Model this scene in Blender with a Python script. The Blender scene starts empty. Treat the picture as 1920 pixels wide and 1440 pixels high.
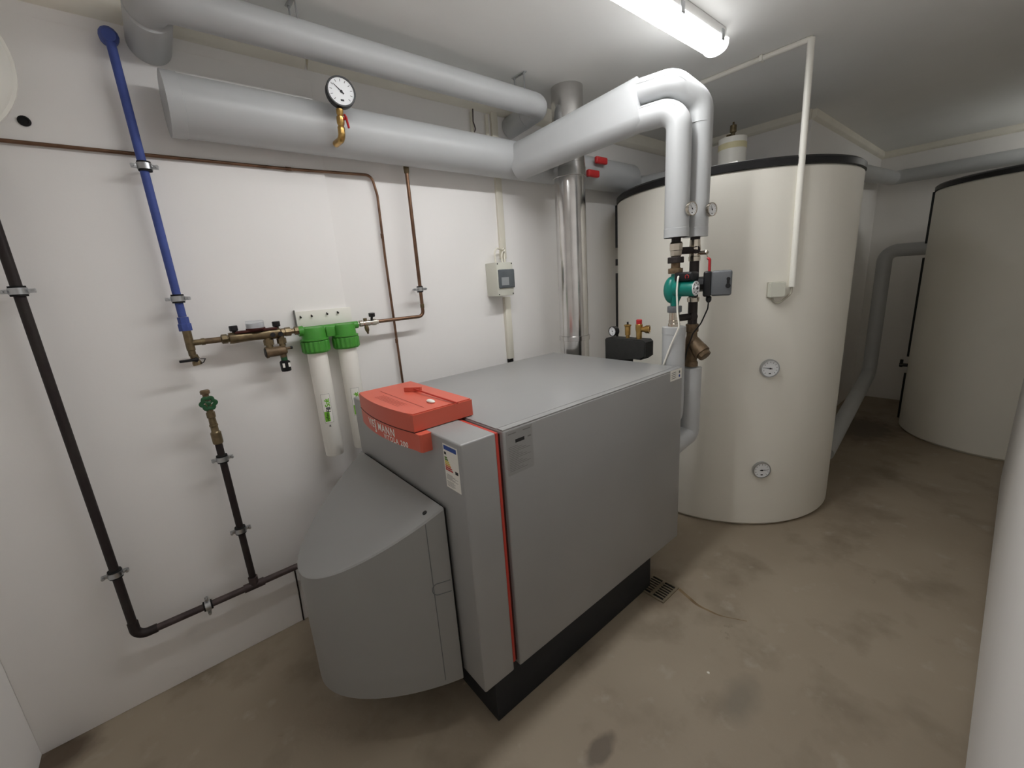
import bpy, bmesh, math, random
from mathutils import Vector, Matrix
V = Vector
pi = math.pi
random.seed(4)
S = bpy.context.scene
COL = S.collection

# ------------------------------------------------------------------ camera, world, exposure
def rot3(a, b, c):
    return Matrix.Rotation(a, 3, 'Z') @ Matrix.Rotation(b, 3, 'X') @ Matrix.Rotation(c, 3, 'Z')
cam_d = bpy.data.cameras.new('camera')
cam_d.sensor_width = 36.0
cam_d.sensor_fit = 'HORIZONTAL'
cam_d.lens = 787.68 * 36.0 / 1920.0
cam_d.clip_start = 0.02
cam = bpy.data.objects.new('camera', cam_d)
COL.objects.link(cam)
cam.matrix_world = Matrix.Translation((0, 0, 1.6)) @ rot3(math.radians(-39.4686), math.radians(76.1888), math.radians(-3.9711)).to_4x4()
S.camera = cam
w = bpy.data.worlds.new('world')
S.world = w
w.use_nodes = True
w.node_tree.nodes['Background'].inputs[0].default_value = (0.5, 0.5, 0.5, 1)
w.node_tree.nodes['Background'].inputs[1].default_value = 0.02
S.view_settings.view_transform = 'Standard'
S.view_settings.look = 'None'
S.view_settings.gamma = 1.0
S.view_settings.use_curve_mapping = False
S.view_settings.exposure = 0.72
LAMP_STRENGTH = 25.0
S.cycles.max_bounces = 16
S.cycles.diffuse_bounces = 12
S.cycles.glossy_bounces = 6

# main dimensions of the room (metres)
WY = 2.128      # face of the long left wall
CZ = 2.64       # ceiling
XB = -0.65      # wall behind on the left
XF = 6.2        # far wall
RY = -0.10      # face of the right wall

# ------------------------------------------------------------------ materials
def lin(c):
    return tuple((x / 12.92 if x <= 0.04045 else ((x + 0.055) / 1.055) ** 2.4) for x in (c[0] / 255, c[1] / 255, c[2] / 255)) + (1,)

def mat(name, rgb, rough=0.5, metal=0.0, var=0.0, vscale=8.0, bump=0.0, bscale=60.0, rgb2=None, spec=0.5, coat=0.0, trans=0.0, ior=1.45):
    m = bpy.data.materials.new(name)
    m.use_nodes = True
    nt = m.node_tree
    b = nt.nodes['Principled BSDF']
    b.inputs['Base Color'].default_value = lin(rgb)
    b.inputs['Roughness'].default_value = rough
    b.inputs['Metallic'].default_value = metal
    b.inputs['Specular IOR Level'].default_value = spec
    b.inputs['Coat Weight'].default_value = coat
    b.inputs['Transmission Weight'].default_value = trans
    b.inputs['IOR'].default_value = ior
    tc = nt.nodes.new('ShaderNodeTexCoord')
    if var or rgb2:
        n = nt.nodes.new('ShaderNodeTexNoise')
        n.inputs['Scale'].default_value = vscale
        n.inputs['Detail'].default_value = 5
        nt.links.new(tc.outputs['Object'], n.inputs['Vector'])
        r = nt.nodes.new('ShaderNodeMapRange')
        r.inputs[1].default_value = 0.35
        r.inputs[2].default_value = 0.65
        nt.links.new(n.outputs['Fac'], r.inputs[0])
        mx = nt.nodes.new('ShaderNodeMix')
        mx.data_type = 'RGBA'
        a = lin(rgb)
        c2 = lin(rgb2) if rgb2 else tuple(max(0, x * (1 - var)) for x in a[:3]) + (1,)
        mx.inputs[6].default_value = a
        mx.inputs[7].default_value = c2
        nt.links.new(r.outputs[0], mx.inputs[0])
        nt.links.new(mx.outputs[2], b.inputs['Base Color'])
    if bump:
        n2 = nt.nodes.new('ShaderNodeTexNoise')
        n2.inputs['Scale'].default_value = bscale
        n2.inputs['Detail'].default_value = 4
        nt.links.new(tc.outputs['Object'], n2.inputs['Vector'])
        bp = nt.nodes.new('ShaderNodeBump')
        bp.inputs['Strength'].default_value = bump
        bp.inputs['Distance'].default_value = 0.01
        nt.links.new(n2.outputs['Fac'], bp.inputs['Height'])
        nt.links.new(bp.outputs[0], b.inputs['Normal'])
    return m

def floor_mat():
    m = bpy.data.materials.new('painted concrete floor')
    m.use_nodes = True
    nt = m.node_tree
    b = nt.nodes['Principled BSDF']
    b.inputs['Roughness'].default_value = 0.62
    tc = nt.nodes.new('ShaderNodeTexCoord')
    def noise(scale, detail, lo, hi, rgh=0.55):
        n = nt.nodes.new('ShaderNodeTexNoise')
        n.inputs['Scale'].default_value = scale
        n.inputs['Detail'].default_value = detail
        n.inputs['Roughness'].default_value = rgh
        nt.links.new(tc.outputs['Object'], n.inputs['Vector'])
        r = nt.nodes.new('ShaderNodeMapRange')
        r.inputs[1].default_value = lo
        r.inputs[2].default_value = hi
        nt.links.new(n.outputs['Fac'], r.inputs[0])
        return r.outputs[0]
    def mix(fac, a, c):
        x = nt.nodes.new('ShaderNodeMix')
        x.data_type = 'RGBA'
        nt.links.new(fac, x.inputs[0])
        if isinstance(a, tuple): x.inputs[6].default_value = a
        else: nt.links.new(a, x.inputs[6])
        x.inputs[7].default_value = c
        return x.outputs[2]
    c = mix(noise(1.1, 3, 0.35, 0.68), lin((158, 146, 128)), lin((144, 131, 113)))
    c = mix(noise(3.2, 6, 0.52, 0.72), c, lin((126, 114, 97)))
    c = mix(noise(9.0, 6, 0.60, 0.80), c, lin((166, 156, 140)))
    c = mix(noise(5.0, 8, 0.66, 0.76, 0.7), c, lin((110, 98, 82)))
    def blob(px, py, rx, ry, col, c, edge=0.5):
        mp = nt.nodes.new('ShaderNodeMapping')
        mp.vector_type = 'TEXTURE'
        mp.inputs['Location'].default_value = (px, py, 0)
        mp.inputs['Scale'].default_value = (rx, ry, 1)
        nt.links.new(tc.outputs['Object'], mp.inputs['Vector'])
        ln = nt.nodes.new('ShaderNodeVectorMath')
        ln.operation = 'LENGTH'
        nt.links.new(mp.outputs[0], ln.inputs[0])
        nn = nt.nodes.new('ShaderNodeTexNoise')
        nn.inputs['Scale'].default_value = 14
        nn.inputs['Detail'].default_value = 5
        nt.links.new(tc.outputs['Object'], nn.inputs['Vector'])
        ad = nt.nodes.new('ShaderNodeMath')
        ad.operation = 'ADD'
        nt.links.new(ln.outputs['Value'], ad.inputs[0])
        nt.links.new(nn.outputs['Fac'], ad.inputs[1])
        r = nt.nodes.new('ShaderNodeMapRange')
        r.inputs[1].default_value = 1.5 + edge
        r.inputs[2].default_value = 1.5 - edge
        r.inputs[3].default_value = 0.0
        r.inputs[4].default_value = 0.8
        nt.links.new(ad.outputs[0], r.inputs[0])
        return mix(r.outputs[0], c, col)
    c = blob(-0.60, 2.08, 0.10, 0.10, lin((70, 54, 40)), c)
    c = blob(0.87, 0.72, 0.075, 0.035, lin((96, 86, 74)), c, 0.25)
    c = blob(1.70, 1.0, 0.13, 0.13, lin((112, 98, 80)), c, 0.4)
    c = blob(1.40, 0.47, 0.10, 0.05, lin((126, 117, 103)), c)
    c = blob(4.95, 0.80, 0.35, 0.25, lin((96, 86, 74)), c, 0.3)
    nt.links.new(c, b.inputs['Base Color'])
    n2 = nt.nodes.new('ShaderNodeTexNoise')
    n2.inputs['Scale'].default_value = 28
    n2.inputs['Detail'].default_value = 6
    nt.links.new(tc.outputs['Object'], n2.inputs['Vector'])
    bp = nt.nodes.new('ShaderNodeBump')
    bp.inputs['Strength'].default_value = 0.12
    bp.inputs['Distance'].default_value = 0.01
    nt.links.new(n2.outputs['Fac'], bp.inputs['Height'])
    nt.links.new(bp.outputs[0], b.inputs['Normal'])
    return m

def emis_mat(name, rgb, strength):
    m = bpy.data.materials.new(name)
    m.use_nodes = True
    nt = m.node_tree
    b = nt.nodes['Principled BSDF']
    b.inputs['Base Color'].default_value = lin((240, 240, 240))
    b.inputs['Emission Color'].default_value = lin(rgb)
    b.inputs['Emission Strength'].default_value = strength
    return m

M = dict(
    wall=mat('white wall paint', (241, 239, 237), 0.85, var=0.03, vscale=2.0, bump=0.05, bscale=30),
    ceil=mat('white ceiling paint', (237, 237, 235), 0.9, var=0.04, vscale=1.5, bump=0.06, bscale=30),
    floor=floor_mat(),
    trim=mat('cream foam trim', (240, 236, 224), 0.8, var=0.06, vscale=6),
    pvc=mat('grey pvc pipe wrap', (182, 184, 185), 0.38, var=0.05, vscale=5, bump=0.03, bscale=18),
    pvcdark=mat('grey pvc tape', (188, 190, 191), 0.3),
    steel=mat('stainless steel', (214, 212, 210), 0.18, 1.0, var=0.10, vscale=14),
    silver=mat('silver grey lacquer', (156, 156, 155), 0.34, 0.15, var=0.03, vscale=4, bump=0.02, bscale=400),
    hood=mat('grey plastic hood', (147, 147, 145), 0.45, 0.05, bump=0.02, bscale=500),
    red=mat('orange red plastic', (208, 96, 76), 0.42, bump=0.04, bscale=500),
    redstrip=mat('red strip', (184, 58, 44), 0.5),
    plinth=mat('dark plinth steel', (30, 32, 36), 0.6),
    redgroove=mat('red groove', (150, 58, 44), 0.6), brassnew=mat('bright brass', (196, 160, 96), 0.28, 0.9, rgb2=(160, 128, 74), vscale=30),
    gap=mat('dark gap', (70, 28, 22), 0.8),
    cream=mat('cream jacket', (234, 231, 221), 0.55, var=0.03, vscale=2, bump=0.03, bscale=6),
    black=mat('black plastic', (22, 22, 24), 0.42),
    blackfoam=mat('black foam', (46, 46, 44), 0.85, var=0.2, vscale=60, bump=0.2, bscale=250),
    rust=mat('dark steel pipe', (52, 47, 44), 0.6, 0.3, rgb2=(40, 30, 32), vscale=9, bump=0.1, bscale=80),
    rusthor=mat('brown steel pipe', (92, 80, 78), 0.6, 0.3, rgb2=(62, 52, 52), vscale=9, bump=0.1, bscale=80),
    brass=mat('aged brass', (134, 118, 90), 0.36, 0.7, rgb2=(102, 90, 68), vscale=30),
    bronze=mat('bronze casting', (122, 102, 78), 0.5, 0.4, rgb2=(98, 82, 62), vscale=40, bump=0.15, bscale=200),
    copper=mat('dull copper', (134, 104, 84), 0.33, 0.85, rgb2=(102, 78, 62), vscale=12),
    copperdark=mat('tarnished copper', (108, 62, 52), 0.5, 0.7, rgb2=(92, 54, 46), vscale=12),
    green=mat('green plastic', (74, 152, 58), 0.38, var=0.1, vscale=30),
    greenwheel=mat('dark green lacquer', (34, 84, 50), 0.45),
    white=mat('white plastic', (236, 234, 226), 0.4),
    offwhite=mat('grey white plastic', (226, 222, 208), 0.5),
    box=mat('light grey enclosure', (208, 208, 196), 0.5),
    cart=mat('white cartridge plastic', (244, 242, 235), 0.45),
    blue=mat('blue pipe sleeve', (66, 84, 154), 0.6, var=0.15, vscale=20, bump=0.1, bscale=120),
    teal=mat('teal paint', (14, 120, 108), 0.3, bump=0.05, bscale=60),
    galv=mat('galvanised steel', (190, 192, 194), 0.28, 1.0, var=0.1, vscale=40),
    chrome=mat('nickel plated brass', (200, 192, 178), 0.22, 1.0),
    rubber=mat('black rubber', (20, 20, 20), 0.8),
    dial=mat('white dial', (232, 234, 236), 0.5),
    ink=mat('black ink', (25, 25, 28), 0.6),
    grey=mat('grey print', (118, 118, 116), 0.6),
    textwhite=mat('white lettering', (240, 238, 232), 0.5),
    glabel=mat('green print', (120, 190, 50), 0.5),
    dkgrey=mat('mid grey plastic', (100, 103, 106), 0.45),
    redlever=mat('red lever plastic', (176, 34, 40), 0.4),
    redknob=mat('red handle plastic', (188, 44, 46), 0.45),
    cable=mat('grey cable', (176, 172, 158), 0.5),
    wcable=mat('white cable', (238, 236, 226), 0.45),
    glass=mat('clear plastic', (245, 248, 250), 0.05, trans=1.0, ior=1.3),
    smoke=mat('smoked window', (92, 98, 102), 0.08, coat=0.3),
    breaker=mat('breaker face', (150, 154, 156), 0.4),
    transfoil=mat('printed foil', (136, 136, 134), 0.35, 0.2),
    drain=mat('steel grate', (150, 138, 118), 0.45, 0.6, var=0.2, vscale=40),
    pit=mat('drain pit', (14, 12, 10), 0.9),
    yellow=mat('yellowed tape', (220, 212, 172), 0.5),
    blab=mat('label blue', (42, 76, 150), 0.5), y1=mat('label green', (90, 130, 60), 0.5),
    y2=mat('label yellow', (216, 200, 80), 0.5), y3=mat('label orange', (214, 130, 50), 0.5), y4=mat('label red', (186, 52, 36), 0.5),
    chip=mat('white paint flake', (236, 232, 220), 0.6),
    stain=mat('brown stain', (134, 114, 86), 0.8, rgb2=(112, 92, 66), vscale=14),
    lamp=emis_mat('lit diffuser', (250, 250, 250), LAMP_STRENGTH), lampside=emis_mat('lit diffuser side', (250, 250, 250), 3.5), lampadded=emis_mat('lit added diffuser', (250, 248, 240), LAMP_STRENGTH * 0.8), lampend=emis_mat('lit end cap', (250, 250, 250), 3.0),  # the far diffuser belongs to the added, unseen lamp
    lampbody=mat('lamp housing', (236, 236, 234), 0.4),
)

# ------------------------------------------------------------------ mesh helpers (all in world coordinates)
def nb(): return bmesh.new()

def frame(d):
    d = V(d).normalized()
    a = V((0, 0, 1)) if abs(d.z) < 0.9 else V((1, 0, 0))
    u = d.cross(a).normalized()
    return u, d.cross(u).normalized(), d

def ring(bm, c, u, v, ru, rv, n, ph=0.0):
    return [bm.verts.new(c + u * (ru * math.cos(2 * pi * i / n + ph)) + v * (rv * math.sin(2 * pi * i / n + ph))) for i in range(n)]

def bridge(bm, a, b, mi=0):
    n = len(a)
    for i in range(n):
        f = bm.faces.new((a[i], a[(i + 1) % n], b[(i + 1) % n], b[i]))
        f.smooth = True
        f.material_index = mi

def cap(bm, r, mi=0, flip=False):
    f = bm.faces.new(r if not flip else list(reversed(r)))
    f.material_index = mi

def lathe(bm, p0, axis, prof, n=28, mi=0, ph=0.0):
    """prof: list of (distance along axis, radius)"""
    u, v, d = frame(axis)
    p0 = V(p0)
    rs = [ring(bm, p0 + d * t, u, v, max(r, 1e-4), max(r, 1e-4), n, ph) for t, r in prof]
    cap(bm, rs[0], mi, True)
    for a, b in zip(rs, rs[1:]): bridge(bm, a, b, mi)
    cap(bm, rs[-1], mi)

def cyl(bm, p0, p1, r, n=24, mi=0, r1=None):
    d = V(p1) - V(p0)
    lathe(bm, p0, d, [(0, r), (d.length, r if r1 is None else r1)], n, mi)

def fillet(pts, rads, seg=8):
    pts = [V(p) for p in pts]
    if not isinstance(rads, (list, tuple)): rads = [rads] * len(pts)
    out = [pts[0]]
    for i in range(1, len(pts) - 1):
        a, b, c = pts[i - 1], pts[i], pts[i + 1]
        d1, d2 = (a - b).normalized(), (c - b).normalized()
        ang = d1.angle(d2)
        if ang > pi - 0.02 or rads[i] <= 0:
            out.append(b)
            continue
        t = min(rads[i] / math.tan(ang / 2), 0.49 * (a - b).length if i > 1 else 0.98 * (a - b).length, 0.49 * (c - b).length if i < len(pts) - 2 else 0.98 * (c - b).length)
        r = t * math.tan(ang / 2)
        cen = b + (d1 + d2).normalized() * (r / math.sin(ang / 2))
        s, e = b + d1 * t - cen, b + d2 * t - cen
        tot = s.angle(e)
        for k in range(seg + 1):
            f = k / seg
            out.append(cen + (s * math.sin((1 - f) * tot) + e * math.sin(f * tot)) / math.sin(tot))
    out.append(pts[-1])
    return out

def tube(bm, pts, r, n=20, bend=0.0, mi=0, caps=True, rv=None, seg=8, rr=None):
    P = fillet(pts, bend, seg) if bend else [V(p) for p in pts]
    Q = [P[0]]
    for p in P[1:]:
        if (p - Q[-1]).length > 1e-5: Q.append(p)
    P = Q
    T = []
    for i in range(len(P)):
        a = (P[i] - P[i - 1]).normalized() if i > 0 else V((0, 0, 0))
        b = (P[i + 1] - P[i]).normalized() if i < len(P) - 1 else V((0, 0, 0))
        T.append((a + b).normalized())
    u, v, d = frame(T[0])
    rings = []
    for i, p in enumerate(P):
        if i > 0:
            q = T[i - 1].rotation_difference(T[i])
            u = q @ u
            v = q @ v
        k = 1.0
        if 0 < i < len(P) - 1:
            ca = (P[i] - P[i - 1]).normalized().dot(T[i])
            k = 1.0 / max(ca, 0.6) if not bend else 1.0
        r_i = rr[i] if rr else r
        rings.append(ring(bm, p, u, v, r_i * k, (rv or r_i) * k, n))
    if caps: cap(bm, rings[0], mi, True)
    for a, b in zip(rings, rings[1:]): bridge(bm, a, b, mi)
    if caps: cap(bm, rings[-1], mi)

def box(bm, lo, hi, bev=0.0, mi=0, seg=2):
    lo, hi = V(lo), V(hi)
    c, s = (lo + hi) / 2, hi - lo
    r = bmesh.ops.create_cube(bm, size=1.0, matrix=Matrix.Translation(c) @ Matrix.Diagonal((abs(s.x), abs(s.y), abs(s.z), 1)))
    vs = r['verts']
    fs = {f for v in vs for f in v.link_faces}
    for f in fs: f.material_index = mi
    if bev:
        es = list({e for v in vs for e in v.link_edges})
        rb = bmesh.ops.bevel(bm, geom=es, offset=bev, segments=seg, profile=0.5, affect='EDGES')
        for f in rb['faces']:
            f.smooth = True
            f.material_index = mi

def prism(bm, poly, fn, t0, t1, mi=0, smooth=False):
    """poly: 2D outline, fn(a,b,t) -> world point"""
    A = [bm.verts.new(fn(a, b, t0)) for a, b in poly]
    B = [bm.verts.new(fn(a, b, t1)) for a, b in poly]
    n = len(A)
    f = bm.faces.new(A); f.material_index = mi
    f = bm.faces.new(list(reversed(B))); f.material_index = mi
    for i in range(n):
        f = bm.faces.new((A[i], B[i], B[(i + 1) % n], A[(i + 1) % n]))
        f.material_index = mi
        f.smooth = smooth

def quad(bm, pts, mi=0):
    f = bm.faces.new([bm.verts.new(V(p)) for p in pts])
    f.material_index = mi

def ellipsoid(bm, c, rx, ry, rz, mi=0, n=24):
    r = bmesh.ops.create_uvsphere(bm, u_segments=n, v_segments=n // 2, radius=1.0, matrix=Matrix.Translation(V(c)) @ Matrix.Diagonal((rx, ry, rz, 1)))
    for v in r['verts']:
        for f in v.link_faces:
            f.smooth = True
            f.material_index = mi

def obj(name, bm, m, parent=None, sharp=38):
    me = bpy.data.meshes.new(name)
    bmesh.ops.recalc_face_normals(bm, faces=bm.faces[:])
    root = parent
    while root is not None and root.parent is not None: root = root.parent
    if root is not None:
        off = root.location.copy()
        for v in bm.verts: v.co -= off
    for f in bm.faces: f.smooth = True
    bm.to_mesh(me)
    bm.free()
    me.set_sharp_from_angle(angle=math.radians(sharp))
    for x in (m if isinstance(m, (list, tuple)) else [m]): me.materials.append(M[x])
    o = bpy.data.objects.new(name, me)
    COL.objects.link(o)
    if parent is not None: o.parent = parent
    return o

def thing(name, label, cat, loc, group=None):
    o = bpy.data.objects.new(name, None)
    o.empty_display_size = 0.05
    COL.objects.link(o)
    o.location = loc
    o['label'] = label
    o['category'] = cat
    if group: o['group'] = group
    return o

def struct(name, bm, m):
    o = obj(name, bm, m)
    o['kind'] = 'structure'
    return o

def text_bm(bm, s, size, fn, mi=0, bold=0.0, spacing=1.0):
    """lettering as flat mesh; fn(x, y) -> world point; x from 0 to width"""
    cu = bpy.data.curves.new('lettering', 'FONT')
    cu.body = s
    cu.size = size
    cu.offset = bold
    cu.space_character = spacing
    to = bpy.data.objects.new('lettering_source', cu)
    COL.objects.link(to)
    bpy.context.view_layer.update()
    me = bpy.data.meshes.new_from_object(to.evaluated_get(bpy.context.evaluated_depsgraph_get()))
    tb_ = bmesh.new()
    tb_.from_mesh(me)
    bmesh.ops.triangulate(tb_, faces=tb_.faces[:])
    long_ = [e for e in tb_.edges if e.calc_length() > size * 0.12]
    bmesh.ops.subdivide_edges(tb_, edges=long_, cuts=4)
    bmesh.ops.triangulate(tb_, faces=tb_.faces[:])
    vm = {v: bm.verts.new(fn(v.co.x, v.co.y)) for v in tb_.verts}
    for f in tb_.faces:
        try:
            g = bm.faces.new([vm[v] for v in f.verts])
            g.material_index = mi
        except ValueError:
            pass
    tb_.free()
    wd = max(v.co.x for v in me.vertices) if len(me.vertices) else 0
    bpy.data.objects.remove(to)
    bpy.data.curves.remove(cu)
    bpy.data.meshes.remove(me)
    return wd

# ------------------------------------------------------------------ the setting
b = nb(); box(b, (XB - 0.2, -1.6, -0.1), (XF + 0.2, WY + 0.2, 0)); struct('floor', b, 'floor')
b = nb(); box(b, (XB - 0.2, -1.6, CZ), (XF + 0.2, WY + 0.2, CZ + 0.15)); struct('ceiling', b, 'ceil')
b = nb(); box(b, (XB - 0.2, WY, 0), (XF + 0.2, WY + 0.2, CZ)); struct('wall_left', b, 'wall')
b = nb(); box(b, (XB - 0.2, -1.6, 0), (XB, WY, CZ)); struct('wall_near', b, 'wall')
b = nb(); box(b, (XF, -1.6, 0), (XF + 0.2, WY, CZ)); struct('wall_far', b, 'wall')
b = nb(); box(b, (XB, -1.6, 0), (4.3, RY, CZ), 0.03, seg=4); struct('wall_right', b, 'wall')
b = nb(); box(b, (4.3, -1.75, 0), (XF, -1.6, CZ)); struct('wall_end', b, 'wall')
b = nb()
box(b, (3.89, 1.135, 0), (XF, WY, CZ))
struct('wall_recess', b, 'wall')
# plaster layer left of the copper drop, a little proud of the wall
b = nb(); box(b, (XB, WY - 0.010, 0), (0.729, WY, 2.5), 0.004); struct('wall_plaster', b, 'wall')

def cove(name, p0, p1, inn, s=0.036, h=0.098):
    """foam strip in the wall/ceiling corner; inn = unit vector into the room"""
    bm = nb()
    p0, p1, inn = V(p0), V(p1), V(inn)
    prof = [(0, 0), (s, 0), (s, -h * 0.72), (s * 0.92, -h * 0.78), (0.004, -h), (0, -h)]
    A = [bm.verts.new(p0 + inn * a + V((0, 0, c))) for a, c in prof]
    B = [bm.verts.new(p1 + inn * a + V((0, 0, c))) for a, c in prof]
    for i in range(len(A)):
        j = (i + 1) % len(A)
        bm.faces.new((A[i], A[j], B[j], B[i]))
    bm.faces.new(A); bm.faces.new(list(reversed(B)))
    return struct(name, bm, 'trim')
z = CZ
cove('trim_1', (XB, WY, z), (0.716, WY, z), (0, -1, 0))
cove('trim_2', (0.728, WY, z), (3.89, WY, z), (0, -1, 0))
cove('trim_3', (3.89, WY, z), (3.89, 1.135, z), (-1, 0, 0), 0.028, 0.062)
cove('trim_4', (3.89, 1.135, z), (XF, 1.135, z), (0, -1, 0), 0.028, 0.062)
cove('trim_5', (XF, 1.135, z), (XF, -1.6, z), (-1, 0, 0), 0.028, 0.062)

# ------------------------------------------------------------------ ceiling lamps (the only lights; the far one is added)
def make_lamp(label, LX0, LX1, LY, tube_mat='lamp'):
    lamp = thing('ceiling_lamp', label, 'lamp', ((LX0 + LX1) / 2, LY, CZ))
    b = nb(); box(b, (LX0, LY - 0.048, CZ - 0.056), (LX1, LY + 0.048, CZ), 0.006); obj('housing', b, 'lampbody', lamp)
    def trough(hw, z0, z1, p, n=20):
        return [(LY + hw * math.cos(pi * i / n), z1 - (z1 - z0) * math.sin(pi * i / n) ** p) for i in range(n + 1)]
    b = nb()
    prism(b, trough(0.052, CZ - 0.088, CZ - 0.044, 0.55), lambda y, zz, t: V((t, y, zz)), LX0 + 0.005, LX1 - 0.01)
    for f in b.faces:
        f.material_index = 0 if (len(f.verts) == 4 and f.calc_center_median().z < CZ - 0.078) else 1
    obj('diffuser', b, [tube_mat, 'lampside'], lamp)
    for x in (LX0 - 0.015, LX1 - 0.013):
        b = nb(); prism(b, trough(0.055, CZ - 0.092, CZ - 0.040, 0.55), lambda y, zz, t: V((t, y, zz)), x, x + 0.022)
        obj('end_cap', b, 'lampend', lamp)
    for x in (LX0 + 0.3, LX1 - 0.405, LX1 - 0.055):
        b = nb(); box(b, (x - 0.012, LY - 0.060, CZ - 0.066), (x + 0.012, LY - 0.054, CZ - 0.024), 0.002); obj('latch', b, 'galv', lamp)
    return lamp
make_lamp('lit white fluorescent batten on the ceiling above the boiler', 0.40, 2.235, 1.065)
make_lamp('added short lit batten, out of view, over the second tank, behind the end of the right wall', 5.45, 6.08, -0.50, 'lampadded')  # invented lamp, added out of view to brighten the far corner

# ------------------------------------------------------------------ boiler
BX0, BXM, BX1, BY0, BY1, BZ0, BZ1 = 0.61, 0.77, 1.897, 1.0, 1.868, 0.215, 1.14
boiler = thing('boiler', 'silver grey floor-standing heating boiler with red control box and rounded burner hood', 'boiler', (1.25, 1.43, 0))
b = nb(); box(b, (0.675, 1.035, 0), (1.695, 1.83, 0.235), 0.004); obj('plinth', b, 'plinth', boiler)
b = nb(); box(b, (BXM, BY0, BZ0), (BX1, BY1, BZ1 - 0.004), 0.006, seg=3); obj('casing', b, 'silver', boiler)
b = nb(); box(b, (BXM + 0.002, BY0 + 0.002, BZ1 - 0.005), (BX1 - 0.002, BY0 + 0.03, BZ1), 0.002)
box(b, (BXM + 0.002, BY0 + 0.034, BZ1 - 0.006), (BX1 - 0.002, BY1 - 0.004, BZ1 - 0.001), 0.002)
obj('top_panel', b, 'silver', boiler)
b = nb(); box(b, (BX0, BY0, BZ0 + 0.004), (0.742, BY1, BZ1), 0.006, seg=3); obj('front_casing', b, 'silver', boiler)
b = nb(); box(b, (0.744, BY0 + 0.006, BZ0 + 0.03), (0.756, BY1 - 0.006, BZ1 - 0.004), 0.002); obj('red_trim', b, 'redstrip', boiler)
b = nb(); box(b, (0.740, BY0 + 0.016, BZ0 + 0.02), (0.772, BY1 - 0.016, BZ1 - 0.014)); obj('joint', b, 'gap', boiler)
# burner hood: rounded nose in plan, flat sloping top
def hood_plan(u): return 0.40 * max(1 - u * u, 0) ** 0.86
def hood_z(x): return 0.675 + 0.56 * (x - 0.205)
def hood_outline(scale=1.0, n=40):
    out = []
    for i in range(n + 1):
        u = math.sin((i / n - 0.5) * pi)
        out.append((0.596 - hood_plan(u) * scale * 0.978, 1.478 + 0.358 * u * scale))
    return out
b = nb()
ol = hood_outline()
lev = []
for k, (zz, sc) in enumerate(((0.195, 0.985), (0.2, 1.0), (0.3, 1.0), (0.5, 1.0))):
    lev.append([b.verts.new((x if sc == 1 else 0.596 - (0.596 - x) * sc, 1.478 + (y - 1.478) * sc, zz)) for x, y in ol])
lev.append([b.verts.new((x, y, hood_z(x) - 0.006)) for x, y in ol])
lev.append([b.verts.new((0.596 - (0.596 - x) * 0.988, 1.478 + (y - 1.478) * 0.988, hood_z(x))) for x, y in ol])
for A, B in zip(lev, lev[1:]):
    for i in range(len(A)):
        j = (i + 1) % len(A)
        b.faces.new((A[i], A[j], B[j], B[i]))
b.faces.new(lev[0]); b.faces.new(list(reversed(lev[-1])))
hood = obj('burner_hood', b, 'hood', boiler, sharp=30)
b = nb(); box(b, (0.594, 1.134, 0.20), (0.612, 1.822, hood_z(0.596) - 0.012)); obj('shadow_gap', b, 'rubber', hood)  # dark slab standing in for the shadow line between hood and casing
# pressed edge line and finger recess of the hood, and its screw
b = nb(); lathe(b, (0.555, 1.175, hood_z(0.555) - 0.002), (-0.49, 0, 0.87), [(0, 0.008), (0.004, 0.008), (0.0042, 0.004)], 16); obj('screw', b, 'black', hood)
b = nb()
gp = []
for i in range(25):
    a = pi * (0.5 + i / 24)
    gp.append((0.548 + 0.018 * math.cos(a), 0.60 + 0.022 * math.sin(a)))
gp = [(0.590, 0.622)] + gp + [(0.590, 0.578)]
def hood_y(x):
    q = max(0.0, min(1.0, (0.596 - x) / (0.40 * 0.978))) ** (1 / 0.86)
    return 1.478 - 0.358 * math.sqrt(max(0, 1 - q))
tube(b, [(x, hood_y(x) - 0.0005, zz) for x, zz in gp], 0.0015, 6)
obj('finger_recess', b, 'dkgrey', hood)
b = nb(); tube(b, [(0.535, hood_y(0.535) - 0.0002, zz) for zz in (0.22, 0.4, 0.6, hood_z(0.535) - 0.008)], 0.0012, 6); obj('seam', b, 'dkgrey', hood)
# red control box, convex front, skirt hanging over the front casing
def front_x(y, base): return base - 0.024 * max(0.0, 1 - ((y - 1.435) / 0.23) ** 2)
def control_outline(y0, y1, base, back, n=14):
    pts = [(front_x(y0 + (y1 - y0) * i / n, base), y0 + (y1 - y0) * i / n) for i in range(n + 1)]
    return pts + [(back, y1), (back, y0)]
ctl = None
b = nb(); prism(b, control_outline(1.205, 1.667, 0.569, 0.802), lambda x, y, t: V((x, y, t)), 1.143, 1.204)
bmesh.ops.bevel(b, geom=[e for e in b.edges if abs(e.verts[0].co.z - 1.204) < 1e-4 and abs(e.verts[1].co.z - 1.204) < 1e-4], offset=0.004, segments=2, affect='EDGES')
ctl = obj('control_box', b, 'red', boiler, sharp=30)
b = nb(); prism(b, [(front_x(1.178, 0.570) + 0.006, 1.172)] + control_outline(1.178, 1.666, 0.570, 0.612)[:-1] + [(0.612, 1.172)], lambda x, y, t: V((x, y, t)), 1.079, 1.1395); obj('control_skirt', b, 'red', ctl, sharp=30)
b = nb(); prism(b, control_outline(1.204, 1.668, 0.5686, 0.612), lambda x, y, t: V((x, y, t)), 1.1396, 1.1428); obj('cover_joint', b, 'gap', ctl)
b = nb()
quad(b, [(0.632, 1.245, 1.2045), (0.635, 1.245, 1.2045), (0.635, 1.60, 1.2045), (0.632, 1.60, 1.2045)])
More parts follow.
